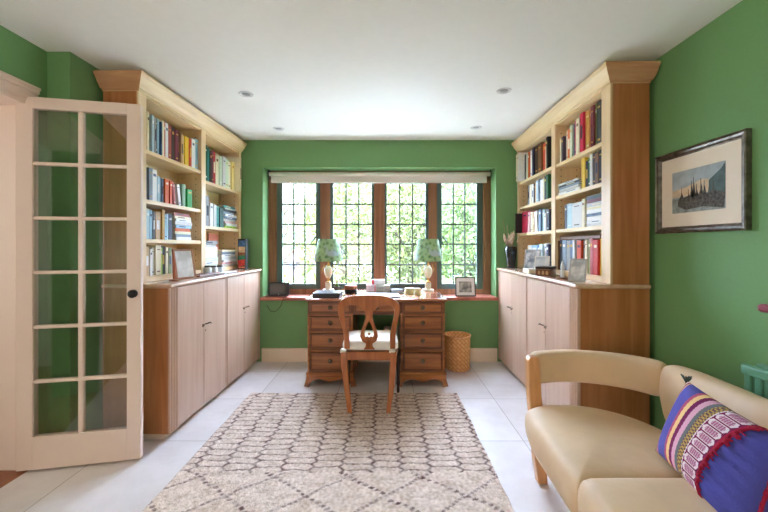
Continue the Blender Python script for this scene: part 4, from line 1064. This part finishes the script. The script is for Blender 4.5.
rframe(576.5, .09, ZRt, .105, .158, .35, math.radians(-40), silver, snap('family_photo', (176, 182, 190), (238, 240, 242), 12), 'leaning white photo frame near the sofa end of the right worktop', .01)
p = Lp(546, .10, ZRt, 'right')
bxm = MB().box(-.055, .055, -.08, .08, 0, .05, bev=.003).build('wooden_chest', M['deskd'], loc=p, rot=(0, 0, math.radians(-40))); tag(bxm, 'small dark carved wooden chest on the right worktop', 'chest')
bx('lid', M['darkw'], (-.058, .058, -.083, .083, .051, .07), bxm, bev=.006)
for k in range(4):
    a = -.066+.044*k-.011
    m = MB().prism([(a-.012+.01, .008), (a+.012+.01, .008), (a+.012+.01, .03), (a+.01, .04), (a-.012+.01, .03)], lambda q1, q2, t: Vector((t, q1, q2)), -.0568, -.054)
    m.build('arch_panel', M['b_tan'], bxm)
for k in range(3):
    a = -.03+.03*k
    MB().prism([(a-.009, .008), (a+.009, .008), (a+.009, .03), (a, .04), (a-.009, .03)], lambda q1, q2, t: Vector((q1, t, q2)), -.0818, -.079).build('arch_panel', M['b_tan'], bxm)
p = Lp(529, .045, ZRt, 'right')
cbx = MB().box(-.028, .028, -.07, .07, 0, .03, bev=.003).build('cream_box', M['b_cream'], loc=p, rot=(0, 0, TH)); tag(cbx, 'low cream box on the right worktop, below the silver photo frame', 'box')
bx('lid', M['b_white'], (-.029, .029, -.071, .071, .0305, .038), cbx)
p = Lp(562.5, .085, ZRt, 'right')
gf = MB().lathe([(0, 0), (.04, 0), (.042, .004), (.04, .008), (0, .009)], n=24).build('glass_figurine', M['deskd'], loc=p); tag(gf, 'small glass figurine on a dark round base, right worktop', 'figurine')
MB().lathe([(.012, .009), (.016, .02), (.014, .05), (.01, .06), (.016, .075), (.012, .1), (.004, .125), (0, .13)], n=16).build('figure', clear, gf)

# ------------------------------------------------------------------ garden
def foliage(name, c, r, n, size, mat, parent=None, seed=0, shell=.55):
    rr = random.Random(seed); verts = []; faces = []
    for _ in range(n):
        while True:
            p = Vector((rr.uniform(-1, 1), rr.uniform(-1, 1), rr.uniform(-1, 1)))
            if shell < p.length < 1: break
        p = Vector((c[0]+p.x*r[0], c[1]+p.y*r[1], c[2]+p.z*r[2]))
        d = Vector((rr.gauss(0, 1), rr.gauss(0, 1), rr.gauss(0, 1))).normalized(); e = d.orthogonal().normalized(); s = size*rr.uniform(.6, 1.4)
        a, b = d*s, e*s*.45; i = len(verts)
        verts += [p-a, p-b*1.0+d.cross(e)*s*.12, p+a, p+b+d.cross(e)*s*.12]; faces.append((i, i+1, i+2, i+3))
    me = bpy.data.meshes.new(name); me.from_pydata(verts, [], faces); me.materials.append(mat)
    o = bpy.data.objects.new(name, me); C.objects.link(o)
    if parent: o.parent = parent
    return o
LM = [leaf_mat('leaf_pale', (58, 72, 44), (88, 100, 62)), leaf_mat('leaf_mid', (44, 62, 28), (80, 96, 44)), leaf_mat('leaf_yellow', (70, 78, 30), (100, 104, 52)), leaf_mat('leaf_cool', (58, 68, 30), (92, 98, 50)), leaf_mat('leaf_skywhite', (116, 114, 94), (146, 142, 118)), leaf_mat('leaf_far', (86, 92, 48), (118, 120, 74))]
bark = plain('bark', (60, 52, 44), .9, .1, var=.3, scale=12)
def gz(y): return -.36 if y < 12 else -.36-(y-12)*.075
m = MB(); m.prism([(4.3, -.36), (12, -.36), (75, gz(75)), (75, -6), (4.3, -6)], lambda a, b, t: Vector((t, a, b)), -40, 40)
lawn = m.build('lawn', plain('lawn_grass', (66, 76, 34), .9, .1, var=.2, scale=3)); ter = bx('bounce_ground', plain('pale_bounce', (176, 173, 164), .9, .1, var=.05, scale=4), (-9, 9, 4.3, 10.5, -.36, -.33)); tag(ter, 'unseen pale ground added outside to bounce sunlight indoors', kind='structure')  # unseen pale ground, added to bounce sunlight up to the ceiling
tag(lawn, 'sunlit lawn outside the window', kind='structure')
def tree(x, y, h, rx_, rz_, n, size, mat, label, seed, group=None):
    h += -.36-gz(y); t = empty('garden_tree', (x, y, gz(y)), label=label, cat='tree', group=group)
    tr_ = MB().tube([(0, 0, 0), (.05, 0, h*.4), (-.05, .05, h*.75), (.05, 0, h)], [.13, .1, .07, .03], 8)
    rr = random.Random(seed)
    for k in range(7):
        a = rr.uniform(0, 2*PI); z0 = h*rr.uniform(.3, .8)
        tr_.tube([(0, 0, z0), (math.cos(a)*rx_*.4, math.sin(a)*rx_*.4, z0+rz_*.3), (math.cos(a)*rx_*.85, math.sin(a)*rx_*.85, z0+rz_*.45)], [.045, .03, .01], 6)
    tr_.build('trunk', bark, t)
    foliage('foliage', (0, 0, h), (rx_, rx_, rz_), n, size, mat, t, seed, .15)
tree(-1.05, 8.6, 1.7, 1.05, 2.1, 4200, .075, LM[3], 'pale leafy tree outside, behind the second window light', 1)
tree(.75, 11.6, 2.1, 1.55, 2.7, 5200, .10, LM[3], 'cool green tree outside, behind the third window light', 2)
tree(2.1, 8.3, 1.5, 1.0, 2.1, 6000, .075, LM[1], 'bright green tree outside, behind the fourth window light', 3)
tree(-4.7, 15.5, 3.4, 1.4, 2.4, 1200, .10, LM[0], 'thin pale tree outside, in front of the gabled house', 4)
for i, (x, y, h, r, m_, lab) in enumerate(((-11.7, 54, 5.6, 5.0, 4, 'pale tree added beyond the house to screen white sky, leftmost of three'), (-1.4, 37, 4.4, 4.2, 5, 'pale tree added far off to screen the sky, second window light'), (3.0, 23.5, 3.0, 3.2, 5, 'pale tree added far off to screen the sky, third and fourth window lights'))):
    tree(x, y, h, r, r*1.15, 5200, .34, LM[m_], lab, 20+i, 'distant trees added to screen the sky')  # backdrop trees added to screen the bright sky; the palest stands for white sky
def bush(x, y, r, h, n, mat, label, seed):
    t = empty('garden_shrub', (x, y, -.35), label=label, cat='shrub')
    m = MB(); rr = random.Random(seed)
    for k in range(6): m.tube([(0, 0, 0), (rr.uniform(-r, r)*.6, rr.uniform(-r, r)*.6, h*.8)], [.02, .008], 6)
    m.build('stem', bark, t)
    foliage('foliage', (0, 0, h*.5), (r, r*.8, h*.55), n, .055, mat, t, seed, .2)
bush(-1.85, 6.4, .55, 1.05, 1500, LM[2], 'yellow-green shrub outside, below the gabled house', 11)
bush(-.72, 6.4, .5, .95, 1100, LM[2], 'yellow-green shrub outside, behind the left desk lamp', 12)
bush(.25, 7.9, .45, .8, 900, LM[0], 'pale shrub outside, behind the desk cartons', 13)
bush(1.15, 6.7, .6, 1.0, 1200, LM[2], 'yellow-green shrub outside, below the bright green tree', 14)
# house beyond the garden
hs_ = empty('house', (-10.2, 40, gz(40)), label='pale house with a faded pink gabled roof beyond the garden', cat='house')
hb = plain('pale_brick', (112, 100, 96), .9, .1, var=.08, scale=6); hr = plain('faded_roof_tile', (104, 66, 62), .9, .1, var=.1, scale=8)
m = MB().box(-1.9, 3.4, 0, 4.5, 0, 1.94); m.prism([(-1.2, 1.94), (1.2, 1.94), (0, 3.1)], lambda a, b, t: Vector((a, t, b)), -.3, 2.5); m.build('wall', hb, hs_)
m = MB()
m.prism([(-2.1, -.2), (3.6, -.2), (3.2, 2.2), (-1.7, 2.2)], lambda a, b, t: Vector((a, b, 1.9+(b+.2)*.5+t)), 0, .12)
m.prism([(-1.45, 1.8), (0, 3.28), (1.45, 1.8), (1.3, 1.8), (0, 3.1), (-1.3, 1.8)], lambda a, b, t: Vector((a, t, b)), -.5, 2.5)
m.build('roof', hr, hs_)
MB().box(-.4, .4, -.34, -.29, 1.3, 1.9).build('window', plain('house_window', (60, 60, 64), .3), hs_)

# ------------------------------------------------------------------ light
wd = bpy.data.worlds.new('sky'); sc.world = wd; wd.use_nodes = True
nt = wd.node_tree; bg = nt.nodes['Background']; bg.inputs['Color'].default_value = (.80, .99, 1.36, 1)
tc = nt.nodes.new('ShaderNodeTexCoord'); sx_ = nt.nodes.new('ShaderNodeSeparateXYZ'); nt.links.new(tc.outputs['Generated'], sx_.inputs[0])
mm = nt.nodes.new('ShaderNodeMath'); mm.operation = 'MAXIMUM'; mm.inputs[1].default_value = 0; nt.links.new(sx_.outputs['Z'], mm.inputs[0])
ma = nt.nodes.new('ShaderNodeMath'); ma.operation = 'MULTIPLY_ADD'; ma.inputs[1].default_value = 66.0; ma.inputs[2].default_value = 16.5
nt.links.new(mm.outputs[0], ma.inputs[0]); nt.links.new(ma.outputs[0], bg.inputs['Strength'])     # overcast sky: brighter towards the zenith
def light(kind, name, loc, rot, energy, color, **k):
    l = bpy.data.lights.new(name, kind); l.energy = energy; l.color = color
    for a, b in k.items(): setattr(l, a, b)
    o = bpy.data.objects.new(name, l); C.objects.link(o); o.location = loc; o.rotation_euler = rot; return o
sun = light('SUN', 'sun', (0, 0, 8), (0, 0, 0), 26.0, (.94, 1, .96), angle=.02)
sun.rotation_euler = Vector((.75, .12, -.65)).to_track_quat('-Z', 'Y').to_euler()
# added warm fill lamp at the rear wall, and an assumed fill lamp in the hall
light('AREA', 'rear_fill', (-.95, YR+.07, 1.35), (math.radians(117), 0, 0), 58, (1.0, .84, .77), shape='RECTANGLE', size=1.7, size_y=2.1)
light('AREA', 'assumed_hall_fill', (-3.58, 1.3, 1.4), (0, math.radians(-90), 0), 19, (1, .97, .92), shape='RECTANGLE', size=1.6, size_y=2.0)  # unseen lamp, assumed in the hall to light the right wall; no window there

# ------------------------------------------------------------------ camera & view
cam = bpy.data.cameras.new('camera'); co = bpy.data.objects.new('camera', cam); C.objects.link(co)
co.location = (0, 0, H); co.rotation_euler = (PI/2, 0, 0)
cam.sensor_fit = 'HORIZONTAL'; cam.sensor_width = 36; cam.lens = F*36/768
cam.shift_x = -(VX-384)/768; cam.shift_y = -(256-VY)/768
cam.clip_start = .02; cam.clip_end = 200
sc.camera = co
vs = sc.view_settings; vs.view_transform = 'Standard'; vs.look = 'None'; vs.exposure = 0.2; vs.gamma = 1.0; vs.use_curve_mapping = False
sc.cycles.use_denoising = True
sc.cycles.max_bounces = 10; sc.cycles.diffuse_bounces = 6; sc.cycles.transparent_max_bounces = 12
sc.cycles.sample_clamp_indirect = 60
